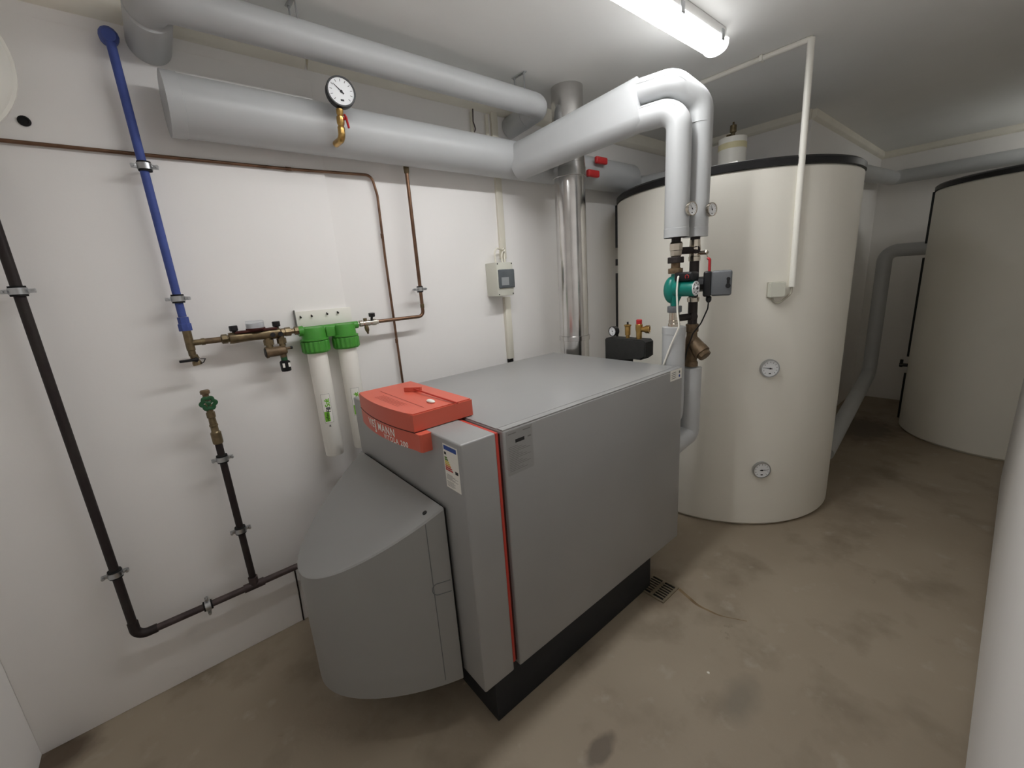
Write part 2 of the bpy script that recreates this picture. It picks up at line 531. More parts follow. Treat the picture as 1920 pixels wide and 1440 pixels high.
for i in range(5):
    quad(b, [(0.58 + i * 0.008, 1.33, 1.2046), (0.5815 + i * 0.008, 1.33, 1.2046), (0.5815 + i * 0.008, 1.53, 1.2046), (0.58 + i * 0.008, 1.53, 1.2046)])
obj('cover_groove', b, 'redgroove', ctl)
def skirt_pt(y, z): return V((front_x(y, 0.570) - 0.0009, y, z))
def line(y0, z0, h):
    return lambda x, yy: skirt_pt(y0 - x, z0 + yy)
b = nb()
w1 = text_bm(b, 'VIE', 0.040, line(1.548, 1.103, 0), 0, 0.0008, 1.15)
ss = 1.548 - w1 - 0.005
text_bm(b, 'S', 0.034, line(ss, 1.1125, 0), 0, 0.001)
text_bm(b, 'S', 0.034, line(ss, 1.0885, 0), 0, 0.001)
text_bm(b, 'MANN', 0.040, line(ss - 0.032, 1.103, 0), 0, 0.0008, 1.15)
obj('maker_lettering', b, 'textwhite', ctl)
b = nb()
text_bm(b, 'VITOLA 200', 0.026, line(1.405, 1.0805, 0), 0, 0.0006, 1.18)
obj('model_lettering', b, 'textwhite', ctl)
# energy label on the front casing
b = nb()
EY0, EY1, EZ0, EZ1 = 1.020, 1.104, 0.972, 1.122
def ep(u, v, o=0.0006): return V((BX0 - o, EY1 + (EY0 - EY1) * u, EZ1 + (EZ0 - EZ1) * v))
def eq(u0, v0, u1, v1, mi, o=0.0009): quad(b, [ep(u0, v0, o), ep(u1, v0, o), ep(u1, v1, o), ep(u0, v1, o)], mi)
eq(0, 0, 1, 1, 0, 0.0005)
eq(0.06, 0.03, 0.92, 0.13, 1)
eq(0.06, 0.18, 0.2, 0.24, 2)
for i, mi in enumerate((3, 3, 4, 4, 5, 6, 6)):
    eq(0.06, 0.29 + i * 0.045, 0.24 + i * 0.055, 0.325 + i * 0.045, mi)
eq(0.72, 0.53, 0.92, 0.60, 2)
for i in range(6): eq(0.08, 0.68 + i * 0.022, 0.5 + 0.35 * ((i * 7) % 3) / 2, 0.688 + i * 0.022, 7)
for i in range(5): eq(0.08, 0.84 + i * 0.026, 0.55 + 0.1 * (i % 2), 0.848 + i * 0.026, 7)
obj('energy_label', b, ['white', 'blab', 'ink', 'y1', 'y2', 'y3', 'y4', 'grey'], boiler)
# printed foil plate and the white connection label on the long side
b = nb()
def pq(x0, z0, x1, z1, mi, o=0.0009): quad(b, [(x0, BY0 - o, z0), (x1, BY0 - o, z0), (x1, BY0 - o, z1), (x0, BY0 - o, z1)], mi)
pq(0.782, 0.975, 0.897, 1.128, 0, 0.0005)
pq(0.79, 1.117, 0.825, 1.120, 1); pq(0.855, 1.117, 0.89, 1.120, 1)
pq(0.82, 1.083, 0.86, 1.095, 2); pq(0.875, 1.088, 0.89, 1.093, 1)
for i in range(15): pq(0.79, 1.072 - i * 0.006, 0.83 + 0.055 * ((i * 5) % 4) / 3, 1.0735 - i * 0.006, 1)
obj('data_plate', b, ['silver', 'grey', 'ink'], boiler)
b = nb()
pq(1.784, 1.088, 1.888, 1.139, 0, 0.0005)
for i in range(4): pq(1.795, 1.125 - i * 0.009, 1.835, 1.128 - i * 0.009, 1)
for zz, mi in ((1.122, 1), (1.103, 2)):
    vs = [b.verts.new((1.867 + 0.007 * math.cos(2 * pi * i / 16), BY0 - 0.0009, zz + 0.007 * math.sin(2 * pi * i / 16))) for i in range(16)]
    f = b.faces.new(vs); f.material_index = mi
obj('connection_label', b, ['white', 'grey', 'blab'], boiler)

tool = thing('cleaning_tool', 'red hooked tool with a thin rod lying on the red control box', 'tool', (0.72, 1.34, 1.204))
b = nb(); prism(b, [(0.690, 1.505), (0.700, 1.515), (0.745, 1.462), (0.735, 1.452)], lambda x, y, t: V((x, y, t)), 1.2045, 1.222); obj('handle', b, 'red', tool)
b = nb(); tube(b, [(0.718, 1.478, 1.216), (0.722, 1.33, 1.212), (0.730, 1.185, 1.2075)], 0.003, 10); obj('rod', b, 'redstrip', tool)
oval = thing('plastic_cap', 'small white oval cap lying on the red control box', 'cap', (0.683, 1.285, 1.204))
b = nb(); ellipsoid(b, (0.683, 1.285, 1.208), 0.011, 0.024, 0.006, n=20); obj('shell', b, 'white', oval)

# ------------------------------------------------------------------ flue
flue = thing('flue_pipe', 'shiny stainless steel flue pipe rising behind the boiler to the ceiling', 'flue', (2.055, 1.825, 0.7))
FC = (2.055, 1.825)
FR = 0.091
b = nb(); lathe(b, (*FC, 0.70), (0, 0, 1), [(0, FR), (1.49, FR), (1.492, FR - 0.004), (1.50, FR - 0.004)], 40); obj('lower_section', b, 'steel', flue)
b = nb(); lathe(b, (*FC, 2.20), (0, 0, 1), [(0, FR + 0.002), (0.04, FR + 0.002), (0.042, FR), (CZ - 2.20 - 0.001, FR)], 40); obj('upper_section', b, 'steel', flue)
b = nb(); lathe(b, (*FC, 2.165), (0, 0, 1), [(0, FR + 0.001), (0.002, FR + 0.006), (0.05, FR + 0.006), (0.052, FR + 0.001)], 40); obj('clamp_band', b, 'steel', flue)
b = nb(); lathe(b, (*FC, 1.20), (0, 0, 1), [(0, FR + 0.001), (0.002, FR + 0.006), (0.03, FR + 0.006), (0.032, FR + 0.001)], 40); obj('clamp_band', b, 'steel', flue)

# ------------------------------------------------------------------ storage tanks
def tank(name, label, c, r, h, ang, strips, rim_h=0.045):
    t = thing(name, label, 'tank', (c[0], c[1], 0))
    bm = nb(); lathe(bm, (*c, 0.0), (0, 0, 1), [(0, r - 0.02), (0.02, r), (h - rim_h - 0.012, r), (h - rim_h, r - 0.012)], 96); body = obj('jacket', bm, 'cream', t)
    bm = nb(); lathe(bm, (*c, h - rim_h - 0.003), (0, 0, 1), [(0, r - 0.002), (0.003, r + 0.006), (rim_h - 0.012, r + 0.006), (rim_h, r - 0.008), (rim_h + 0.006, r - 0.05), (rim_h + 0.006, 0.05)], 96); obj('black_rim', bm, 'black', t)
    bm = nb(); lathe(bm, (*c, h - 0.002), (0, 0, 1), [(0, r - 0.06), (0.012, r - 0.07), (0.014, 0.01)], 64); obj('top_cover', bm, 'pvc', t)
    u = V((math.cos(ang), math.sin(ang), 0)); tt = V((-u.y, u.x, 0))
    for z0, z1 in strips:
        bm = nb()
        cc = V((*c, 0)) + u * (r + 0.002)
        prism(bm, [(-0.018, -0.006), (0.018, -0.006), (0.012, 0.014), (-0.012, 0.014)], lambda a, bb, q: cc + tt * a + u * bb + V((0, 0, q)), z0, z1)
        obj('closing_strip', bm, 'black', t)
    return t

def dial_gauge(parent, name, c, n, r, depth, case='chrome', needle=2.6, stem=0.0, label=None, up=(0, 0, 1)):
    """round dial with case, dial and needle; c = centre of the dial face, n = facing direction"""
    n = V(n).normalized()
    c = V(c)
    rt = V(up).cross(n).normalized()     # to the right as seen from the front
    upv = n.cross(rt).normalized()
    bm = nb()
    lathe(bm, c - n * depth, n, [(0, r * 0.92), (0.002, r), (depth, r), (depth + 0.004, r * 0.97), (depth + 0.004, r * 0.88), (depth - 0.001, r * 0.87)], 32)
    if stem: cyl(bm, c - n * (depth + stem), c - n * depth, r * 0.25, 14)
    g = obj(name, bm, case, parent)
    if label: g['label'] = label
    bm = nb()
    def disc(rad, o, mi, k=28):
        f = bm.faces.new([bm.verts.new(c + n * o + rt * (rad * math.cos(2 * pi * i / k)) + upv * (rad * math.sin(2 * pi * i / k))) for i in range(k)])
        f.material_index = mi
    disc(r * 0.875, 0.0005, 0)
    for i in range(11):
        a = math.radians(225 - 27 * i)
        d = rt * math.cos(a) + upv * math.sin(a)
        s = n.cross(d)
        q = 0.018 * r
        quad(bm, [c + n * 0.001 + d * (r * 0.62) + s * q, c + n * 0.001 + d * (r * 0.78) + s * q, c + n * 0.001 + d * (r * 0.78) - s * q, c + n * 0.001 + d * (r * 0.62) - s * q], 1)
    quad(bm, [c + n * 0.001 + rt * (x * r) + upv * (y * r) for x, y in ((-0.12, -0.62), (0.12, -0.62), (0.12, -0.5), (-0.12, -0.5))], 1)
    obj('dial', bm, ['dial', 'ink'], g)
    bm = nb()
    d = rt * math.cos(needle) + upv * math.sin(needle)
    s = n.cross(d)
    quad(bm, [c + n * 0.002 - d * (r * 0.22) + s * (r * 0.05), c + n * 0.002 + d * (r * 0.68) + s * (r * 0.012), c + n * 0.002 + d * (r * 0.68) - s * (r * 0.012), c + n * 0.002 - d * (r * 0.22) - s * (r * 0.05)])
    lathe(bm, c + n * 0.001, n, [(0, r * 0.09), (0.002, r * 0.09)], 12)
    obj('needle', bm, 'ink', g)
    return g

T1C, T1R, T1H = (3.13, 1.372), 0.722, 2.125
tank1 = tank('storage_tank', 'tall cream storage tank with two dial thermometers standing right behind the boiler', T1C, T1R, T1H, math.radians(127.0), [(0.15, 1.60), (1.655, 1.70), (1.78, 2.07)])
for ang, zz, nd in ((-135.2, 1.016, 2.95), (-135.2, 0.387, 0.05)):
    a = math.radians(ang)
    n = V((math.cos(a), math.sin(a), 0))
    dial_gauge(tank1, 'thermometer', V((*T1C, zz)) + n * (T1R + 0.014), n, 0.052, 0.016, 'galv', needle=nd)
b = nb()
lathe(b, (3.18, 1.375, T1H - 0.01), (0, 0, 1), [(0, 0.085), (0.30, 0.085), (0.302, 0.03)], 32)
stub = obj('insulated_stub', b, 'white', tank1)
b = nb(); lathe(b, (3.18, 1.375, 2.345), (0, 0, 1), [(0, 0.0855), (0.002, 0.0865), (0.034, 0.0865), (0.036, 0.0855)], 32); obj('tape_band', b, 'yellow', stub)
b = nb(); lathe(b, (3.18, 1.375, 2.41), (0, 0, 1), [(0, 0.012), (0.04, 0.012), (0.045, 0.02), (0.085, 0.02), (0.09, 0.007), (0.105, 0.006)], 16); cyl(b, (3.18, 1.415, 2.44), (3.18, 1.375, 2.44), 0.009, 12); obj('air_vent', b, 'brass', stub)
b = nb(); box(b, (2.55, 1.07, T1H + 0.004), (2.60, 1.12, T1H + 0.016), 0.003); obj('rim_tag', b, 'white', tank1)
b = nb(); tube(b, [(3.6, 1.55, 2.17), (3.62, 1.2, 2.20), (3.55, 0.95, 2.17)], 0.05, 16, bend=0.1); obj('top_pipe', b, 'pvc', tank1)

T2C, T2R, T2H = (5.378, -0.075), 0.659, 2.14
tank2 = tank('storage_tank', 'second cream storage tank at the far end, cut off by the right wall', T2C, T2R, T2H, math.radians(96.0), [(0.06, 0.50), (0.66, 1.55), (1.67, 2.09)])
b = nb(); u = V((math.cos(1.70), math.sin(1.70), 0)); p = V((*T2C, 0.58)) + u * T2R; cyl(b, p - u * 0.02, p + u * 0.06, 0.016, 14); cyl(b, p + u * 0.045 + V((0, 0, -0.02)), p + u * 0.045 + V((0, 0, 0.05)), 0.012, 12); obj('drain_valve', b, 'black', tank2)

# ------------------------------------------------------------------ insulated pipes
MY, MZ, MR = 2.010, 2.275, 0.100
HA, HB = V((0.188, MY, MZ)), V((1.72, MY, MZ))
hdr = thing('header_pipe', 'thick grey wrapped header pipe running along the left wall, lower of the two', 'pipe', (1.2, MY, MZ - MR))
b = nb(); tube(b, [HA, HB, (2.93, MY, MZ)], MR, 48); obj('wrap', b, 'pvc', hdr)
b = nb(); lathe(b, HA - (HB - HA).normalized() * 0.004, HB - HA, [(0, MR - 0.004), (0.0, MR + 0.003), (0.045, MR + 0.003), (0.046, MR)], 48); obj('end_sleeve', b, 'pvc', hdr)
b = nb(); tube(b, [(2.92, MY, MZ - 0.03), (3.06, MY, MZ - 0.03), (3.10, 1.55, MZ - 0.04)], 0.06, 24, bend=0.08); obj('branch_pipe', b, 'pvc', hdr)
for x, zz, yy in ((2.43, 2.318, 1.895), (2.345, 2.232, 1.895)):
    b = nb(); cyl(b, (x, MY - 0.08, zz), (x, yy, zz), 0.012, 14); vs_ = obj('valve_stem', b, 'black', hdr)
    b = nb(); box(b, (x - 0.056, yy - 0.028, zz - 0.021), (x + 0.056, yy, zz + 0.021), 0.010, seg=3); obj('valve_handle', b, 'redknob', vs_)

UR = 0.058
UA, UB = V((0.186, 1.850, 2.520)), V((1.872, 1.850, 2.520))
upp = thing('upper_pipe', 'thick grey wrapped pipe hung below the ceiling, upper of the two along the wall', 'pipe', (0.9, 1.80, 2.44))
b = nb(); tube(b, [(0.186, WY - 0.001, 2.500), UA, UB, (1.868, WY - 0.002, 2.490)], UR, 40, bend=[0, 0.064, 0.062, 0], seg=10); obj('wrap', b, 'pvc', upp)
b = nb(); lathe(b, (1.870, 1.97, 2.508), (0, 1, -0.11), [(0, UR + 0.0015), (0.05, UR + 0.0015)], 36); obj('joint_band', b, 'pvc', upp)
b = nb(); lathe(b, (0.188, 1.915, 2.511), (0, 1, -0.07), [(0, UR), (0.003, UR + 0.006), (0.211, UR + 0.006)], 40); obj('elbow_sleeve', b, 'pvc', upp)
def upper_at(x): return UA.lerp(UB, (x - UA.x) / (UB.x - UA.x))
for lb, x in (('double rod pipe hanger on the ceiling near the top edge of the picture', 0.615), ('double rod pipe hanger on the ceiling left of the steel flue', 1.715)):
    UY = upper_at(x).y
    UZ = upper_at(x).z
    h = thing('pipe_hanger', lb, 'hanger', (x, UY, CZ), 'rod hangers of the upper pipe')
    b = nb(); box(b, (x - 0.010, UY - 0.050, CZ - 0.005), (x + 0.010, UY + 0.050, CZ), 0.002); obj('ceiling_plate', b, 'galv', h)
    for dx in (-0.038, 0.038):
        b = nb(); cyl(b, (x, UY + dx, CZ - 0.006), (x, UY + dx, UZ + UR - 0.022), 0.003, 10); lathe(b, (x, UY + dx, CZ - 0.005), (0, 0, -1), [(0, 0.006), (0.005, 0.006)], 8); obj('rod', b, 'galv', h)

# wrapped pair leaving the header and turning down behind the boiler
R1, R2, PR = (1.97, 1.09), (2.085, 1.055), 0.055
arm = thing('boiler_pipes', 'grey wrapped pipe pair branching off the header and turning down behind the boiler', 'pipe', (1.97, 1.2, 1.745))
b = nb()
P0, P1 = V((1.765, 1.955, 2.252)), V((1.938, 1.262, 2.357))
d = (P1 - P0).normalized()
side = d.cross(V((0, 0, 1))).normalized()
upv = side.cross(d).normalized()
def oval_ring(c, hw, hh, n=40):
    # stadium shape: flat sides, round top and bottom
    out = []
    for i in range(n):
        a = 2 * pi * i / n
        x = hw * math.cos(a)
        y = hw * math.sin(a) + (hh - hw) * (1 if math.sin(a) >= 0 else -1)
        out.append(b.verts.new(c + side * x + upv * y))
    return out
rings = [oval_ring(P0, 0.078, 0.097), oval_ring(P0.lerp(P1, 0.5), 0.070, 0.106), oval_ring(P1, 0.063, 0.117)]
cap(b, rings[0]); bridge(b, rings[0], rings[1]); bridge(b, rings[1], rings[2]); cap(b, rings[2])
obj('double_wrap', b, 'pvc', arm)
b = nb(); tube(b, [P1 - d * 0.05 - V((0, 0, 0.058)), (R1[0], R1[1], 2.292), (R1[0], R1[1], 1.745)], PR, 36, bend=0.085, seg=12); rp1 = obj('lower_pipe', b, 'pvc', arm)
b = nb(); tube(b, [P1 - d * 0.05 + V((0, 0, 0.058)), (1.972, 1.125, 2.408), (2.088, 1.052, 2.322), (R2[0], R2[1], 1.745)], PR, 36, bend=[0, 0.075, 0.08, 0], seg=12); rp2 = obj('upper_pipe', b, 'pvc', arm)
b = nb(); lathe(b, (*R1, 1.745), (0, 0, 1), [(0, PR - 0.002), (0.0, PR + 0.0015), (0.04, PR + 0.0015), (0.041, PR)], 36); obj('end_sleeve', b, 'pvc', rp1)
b = nb(); lathe(b, (*R2, 1.745), (0, 0, 1), [(0, PR - 0.002), (0.0, PR + 0.0015), (0.04, PR + 0.0015), (0.041, PR)], 36); obj('end_sleeve', b, 'pvc', rp2)
def seam(path, bend, par, r, f0, f1, uv):
    pp = fillet(path, bend, 12)
    bm = nb()
    q = []
    for k in range(int(len(pp) * f0), max(int(len(pp) * f1), int(len(pp) * f0) + 2)):
        t_ = (pp[min(k + 1, len(pp) - 1)] - pp[max(k - 1, 0)]).normalized()
        o_ = (uv - t_ * uv.dot(t_)).normalized()
        q.append(pp[k] + o_ * r)
    tube(bm, q, 0.0013, 6)
    obj('seam', bm, 'pvcdark', par)
UVS = V((-0.72, -0.40, 0.57))
LOWP = [P1 - d * 0.02 - V((0, 0, 0.058)), V((R1[0], R1[1], 2.292)), V((R1[0], R1[1], 2.10))]
UPP = [P1 - d * 0.02 + V((0, 0, 0.058)), V((1.972, 1.125, 2.408)), V((2.088, 1.052, 2.322)), V((R2[0], R2[1], 2.10))]
seam(LOWP, 0.085, rp1, PR, 0.0, 0.62, UVS)
seam(UPP, [0, 0.075, 0.08, 0], rp2, PR, 0.0, 0.50, V((-0.75, -0.55, 0.25)))
for par, c_ in ((rp2, (*R2, 2.235)),):
    b = nb(); lathe(b, c_, (0, 0, 1), [(0, PR), (0.0005, PR + 0.001), (0.004, PR + 0.001), (0.0045, PR)], 36); obj('tape', b, 'pvcdark', par)
dial_gauge(arm, 'thermometer', (1.965, 1.014, 1.862), (-0.25, -1, 0), 0.031, 0.012, 'chrome', needle=2.2, stem=0.02)
dial_gauge(arm, 'thermometer', (2.08, 0.977, 1.858), (-0.25, -1, 0), 0.031, 0.012, 'chrome', needle=2.0, stem=0.02)

# lower insulated stubs behind the boiler
low1 = thing('return_pipe', 'grey wrapped pipe end below the teal pump behind the boiler corner', 'pipe', (*R1, 0.85))
b = nb(); tube(b, [(*R1, 1.322), (*R1, 0.87), (1.899, R1[1], 0.83)], PR, 36, bend=0.03); wr = obj('wrap', b, 'pvc', low1)
b = nb(); lathe(b, (*R1, 1.288), (0, 0, 1), [(0, PR), (0.0005, PR + 0.0015), (0.034, PR + 0.0015), (0.0345, PR - 0.006)], 36); obj('end_sleeve', b, 'pvc', low1)
low2 = thing('return_pipe', 'grey wrapped pipe with an elbow below the bronze strainer, beside the cream tank', 'pipe', (*R2, 0.75))
b = nb(); tube(b, [(*R2, 1.098), (*R2, 0.80), (*R2, 0.735), (1.905, R2[1] + 0.01, 0.70)], PR - 0.002, 36, bend=0.06, seg=10); obj('wrap', b, 'pvc', low2)

# ------------------------------------------------------------------ pump group
pump = thing('circulator_pump', 'teal circulator pump with black terminal box on the pipe behind the boiler', 'pump', (*R1, 1.40))
x1, y1 = R1
b = nb()
lathe(b, (x1, y1, 1.425), (0, 0, 1), [(0, 0.019), (0.02, 0.021), (0.04, 0.030), (0.075, 0.036), (0.11, 0.030), (0.133, 0.021), (0.153, 0.019)], 24)
ellipsoid(b, (x1, y1 + 0.016, 1.502), 0.045, 0.038, 0.066)
obj('pump_body', b, 'teal', pump)
b = nb(); lathe(b, (x1, y1 - 0.005, 1.506), (0, -1, 0), [(0, 0.042), (0.02, 0.042), (0.024, 0.037), (0.09, 0.036), (0.098, 0.034)], 32); mot = obj('motor', b, 'teal', pump)
b = nb(); lathe(b, (x1, y1 - 0.103, 1.506), (0, -1, 0), [(0, 0.034), (0.003, 0.034), (0.0032, 0.012), (0.007, 0.011), (0.008, 0.004)], 32); obj('face_plate', b, 'dial', mot)
b = nb()
for i in range(8):
    a = 2 * pi * i / 8
    cyl(b, (x1 + 0.024 * math.cos(a), y1 - 0.106, 1.506 + 0.024 * math.sin(a)), (x1 + 0.024 * math.cos(a), y1 - 0.1068, 1.506 + 0.024 * math.sin(a)), 0.0035, 8)
cyl(b, (x1, y1 - 0.106, 1.506), (x1, y1 - 0.1122, 1.506), 0.007, 10)
obj('face_mark', b, 'ink', mot)
b = nb(); box(b, (x1 - 0.036, y1 - 0.102, 1.543), (x1 + 0.034, y1 - 0.012, 1.584), 0.010, seg=3); tb = obj('terminal_box', b, 'black', pump)
b = nb(); tube(b, [(x1 - 0.0368, y1 - 0.078 + 0.008 * math.cos(a), 1.562 + 0.009 * math.sin(a)) for a in [-0.9 + 4.9 * i / 16 for i in range(17)]], 0.0016, 6); obj('red_mark', b, 'redknob', tb)
def union(parent, name, c, z0, z1, r, m, n=8):
    bm = nb(); lathe(bm, (c[0], c[1], z0), (0, 0, 1), [(0, r * 0.96), (0.003, r), (z1 - z0 - 0.003, r), (z1 - z0, r * 0.96)], n); return obj(name, bm, m, parent, sharp=25)
union(pump, 'union_nut', R1, 1.393, 1.424, 0.034, 'dkgrey', 10)
union(pump, 'union_nut', R1, 1.579, 1.604, 0.034, 'bronze', 10)

v1 = thing('ball_valve', 'nickel ball valve with dark union nut above the teal pump', 'valve', (*R1, 1.60))
b = nb(); lathe(b, (*R1, 1.655), (0, 0, 1), [(0, 0.022), (0.008, 0.026), (0.03, 0.028), (0.032, 0.030), (0.062, 0.031), (0.07, 0.026)], 8, ph=0.2); obj('valve_body', b, 'chrome', v1, sharp=25)
union(v1, 'dark_nut', R1, 1.628, 1.656, 0.037, 'rust', 14)
b = nb(); lathe(b, (*R1, 1.604), (0, 0, 1), [(0, 0.026), (0.004, 0.021), (0.026, 0.021)], 20); obj('neck', b, 'bronze', v1)
b = nb(); cyl(b, (*R1, 1.722), (*R1, 1.748), 0.021); obj('pipe_end', b, 'rust', v1)
v2 = thing('ball_valve', 'nickel ball valve fitting under the teal pump, on the grey wrapped pipe end', 'valve', (*R1, 1.322))
b = nb(); lathe(b, (*R1, 1.318), (0, 0, 1), [(0, 0.028), (0.02, 0.028), (0.022, 0.026), (0.035, 0.027), (0.037, 0.024), (0.075, 0.024)], 24); obj('valve_body', b, 'chrome', v2)

px_ = thing('steel_pipe', 'dark steel pipe with two cross links to the pump pipe, left of the grey actuator', 'pipe', (*R2, 1.31))
b = nb(); cyl(b, (*R2, 1.31), (*R2, 1.748), 0.0225); obj('vertical_pipe', b, 'rust', px_)
for zz in (1.684, 1.362):
    b = nb(); cyl(b, (R1[0] + 0.012, R1[1] - 0.004, zz), (R2[0], R2[1], zz), 0.0170); lk = obj('cross_link', b, 'rust', px_)
    b = nb(); lathe(b, V((R2[0], R2[1], zz)), (-0.80, -0.60, 0), [(0, 0.0225), (0.022, 0.0215), (0.026, 0.016), (0.0262, 0.004)], 16); te = obj('tee_boss', b, 'rust', lk)
    b = nb(); lathe(b, V((R2[0], R2[1], zz)) + V((-0.80, -0.60, 0)) * 0.0262, (-0.80, -0.60, 0), [(0, 0.009), (0.0006, 0.009)], 12); obj('red_mark', b, 'gap', te) if False else b.free()
b = nb(); lathe(b, (*R2, 1.435), (0, 0, 1), [(0, 0.028), (0.02, 0.030), (0.024, 0.025)], 20); obj('chrome_ring', b, 'chrome', px_)
v3 = thing('ball_valve', 'nickel ball valve with a hanging red lever on the dark steel pipe', 'valve', (*R2, 1.64))
b = nb(); lathe(b, (*R2, 1.632), (0, 0, 1), [(0, 0.027), (0.02, 0.028), (0.024, 0.025), (0.06, 0.028), (0.08, 0.025), (0.10, 0.024)], 10); cyl(b, (R2[0], R2[1] - 0.02, 1.668), (R2[0], R2[1] - 0.062, 1.668), 0.010, 12); obj('valve_body', b, 'chrome', v3, sharp=25)
b = nb(); tube(b, [(R2[0] - 0.005, R2[1] - 0.058, 1.668), (R2[0] - 0.01, R2[1] - 0.07, 1.645), (R2[0] - 0.01, R2[1] - 0.076, 1.635)], 0.003, 8); lathe(b, (R2[0] - 0.005, R2[1] - 0.056, 1.668), (0, -1, 0), [(0, 0.012), (0.006, 0.012), (0.012, 0.007)], 6); obj('lever_arm', b, 'chrome', v3)
b = nb(); tube(b, [(R2[0] - 0.01, R2[1] - 0.070, 1.640), (R2[0] - 0.01, R2[1] - 0.080, 1.636), (R2[0] - 0.01, R2[1] - 0.082, 1.53)], 0.0085, 12, rv=0.006, bend=0.008); obj('lever', b, 'redlever', v3)

act = thing('valve_actuator', 'dark grey and black motor actuator box right of the teal pump', 'actuator', (2.10, 0.95, 1.46))
AC = V((2.112, 0.950, 1.520)); AA = V((0.40, -0.9165, 0)); AN = V((-0.9165, -0.40, 0))
def abox(bm, a0, a1, n0, n1, z0, z1, bev):
    vs = [bm.verts.new(AC + AA * a + AN * n_ + V((0, 0, zz))) for a in (a0, a1) for n_ in (n0, n1) for zz in (z0, z1)]
    fs = [bm.faces.new([vs[i] for i in q]) for q in ((0, 1, 3, 2), (4, 6, 7, 5), (0, 4, 5, 1), (2, 3, 7, 6), (0, 2, 6, 4), (1, 5, 7, 3))]
    es = list({e for f in fs for e in f.edges})
    bmesh.ops.bevel(bm, geom=es, offset=bev, segments=3, profile=0.5, affect='EDGES')
b = nb(); cyl(b, (2.085, 1.04, 1.515), AC - AA * 0.055, 0.028, 20); cyl(b, AC - AA * 0.085, AC - AA * 0.055, 0.036, 8); obj('shaft_hub', b, 'black', act)
b = nb(); abox(b, -0.062, -0.026, -0.045, 0.045, -0.060, 0.060, 0.009); obj('base', b, 'black', act)
b = nb(); abox(b, -0.027, 0.062, -0.045, 0.047, -0.058, 0.060, 0.010); cov = obj('cover', b, 'dkgrey', act)
b = nb()
for dz, rr in ((0.020, 0.008), (-0.012, 0.011)):
    cyl(b, AC + AA * 0.046 + AN * 0.046 + V((0, 0, dz)), AC + AA * 0.046 + AN * 0.053 + V((0, 0, dz)), rr, 14)
abox(b, 0.040, 0.052, 0.046, 0.050, -0.012, 0.020, 0.001)
obj('knob', b, 'black', cov)
GP = AC - AA * 0.036 + V((0, 0, -0.060))
b = nb(); lathe(b, GP, (0, 0, -1), [(0, 0.010), (0.004, 0.013), (0.02, 0.013), (0.03, 0.007)], 12); obj('cable_gland', b, 'black', act)
cb = thing('cable', 'thin black cable hanging from the grey actuator past the bronze strainer', 'cable', (2.04, 0.99, 1.10))
b = nb(); tube(b, [GP + V((0, 0, -0.028)), GP + V((0, 0.002, -0.06)), (2.075, 1.005, 1.33), (2.045, 1.03, 1.28), (2.02, 1.045, 1.20), (2.01, 1.058, 1.10), (2.01, 1.06, 0.95)], 0.0035, 8, bend=0.05); obj('sheath', b, 'rubber', cb)
wc = thing('cable', 'white cable looping down from the pump terminal box behind the boiler top', 'cable', (1.93, 1.0, 1.10))
b = nb(); tube(b, [(1.935, 1.055, 1.565), (1.922, 1.050, 1.560), (1.918, 1.052, 1.50), (1.916, 1.045, 1.40), (1.912, 1.032, 1.33), (1.91, 1.075, 1.23), (1.91, 1.115, 1.12), (1.92, 1.13, 1.02)], 0.0042, 8, bend=0.04); obj('sheath', b, 'wcable', wc)

ys = thing('strainer', 'bronze Y-shaped strainer below the dark steel pipe behind the boiler corner', 'strainer', (*R2, 1.10))
b = nb()
lathe(b, (*R2, 1.105), (0, 0, 1), [(0, 0.034), (0.02, 0.034), (0.03, 0.028), (0.08, 0.040), (0.12, 0.034), (0.16, 0.026), (0.178, 0.026), (0.18, 0.031), (0.218, 0.031), (0.22, 0.026)], 20)
dd = V((-0.1, -0.74, -0.66)).normalized()
lathe(b, V((R2[0], R2[1], 1.235)), dd, [(0, 0.036), (0.055, 0.038), (0.06, 0.040), (0.085, 0.040)], 24)
obj('body', b, 'bronze', ys)
b = nb(); lathe(b, V((R2[0], R2[1], 1.235)) + dd * 0.085, dd, [(0, 0.034), (0.02, 0.033), (0.024, 0.028)], 8); obj('hex_cap', b, 'bronze', ys, sharp=20)

# boiler safety group
sg = thing('safety_group', 'black foam safety block with gauge, air vent and red-capped valve behind the boiler', 'fitting', (1.985, 1.36, 1.0))
b = nb()
prism(b, [(1.50, 0.95), (1.50, 1.236), (1.49, 1.246), (1.252, 1.246), (1.238, 1.234), (1.238, 1.158), (1.266, 1.138), (1.372, 1.138), (1.372, 0.95)], lambda y, zz, t: V((t, y, zz)), 1.945, 2.03)
bmesh.ops.bevel(b, geom=[e for e in b.edges if abs(e.verts[0].co.x - e.verts[1].co.x) < 1e-5], offset=0.006, segments=2, affect='EDGES')
obj('foam_block', b, 'blackfoam', sg)
dial_gauge(sg, 'pressure_gauge', (1.955, 1.452, 1.284), (-1, 0.1, 0), 0.0275, 0.028, 'black', needle=1.9)
b = nb(); lathe(b, (1.985, 1.372, 1.244), (0, 0, 1), [(0, 0.011), (0.018, 0.011), (0.02, 0.015), (0.066, 0.016), (0.07, 0.020), (0.076, 0.020), (0.08, 0.006)], 16); av = obj('air_vent', b, 'brassnew', sg)
b = nb(); cyl(b, (1.985, 1.372, 1.322), (1.985, 1.372, 1.336), 0.005, 10); obj('vent_cap', b, 'black', av)
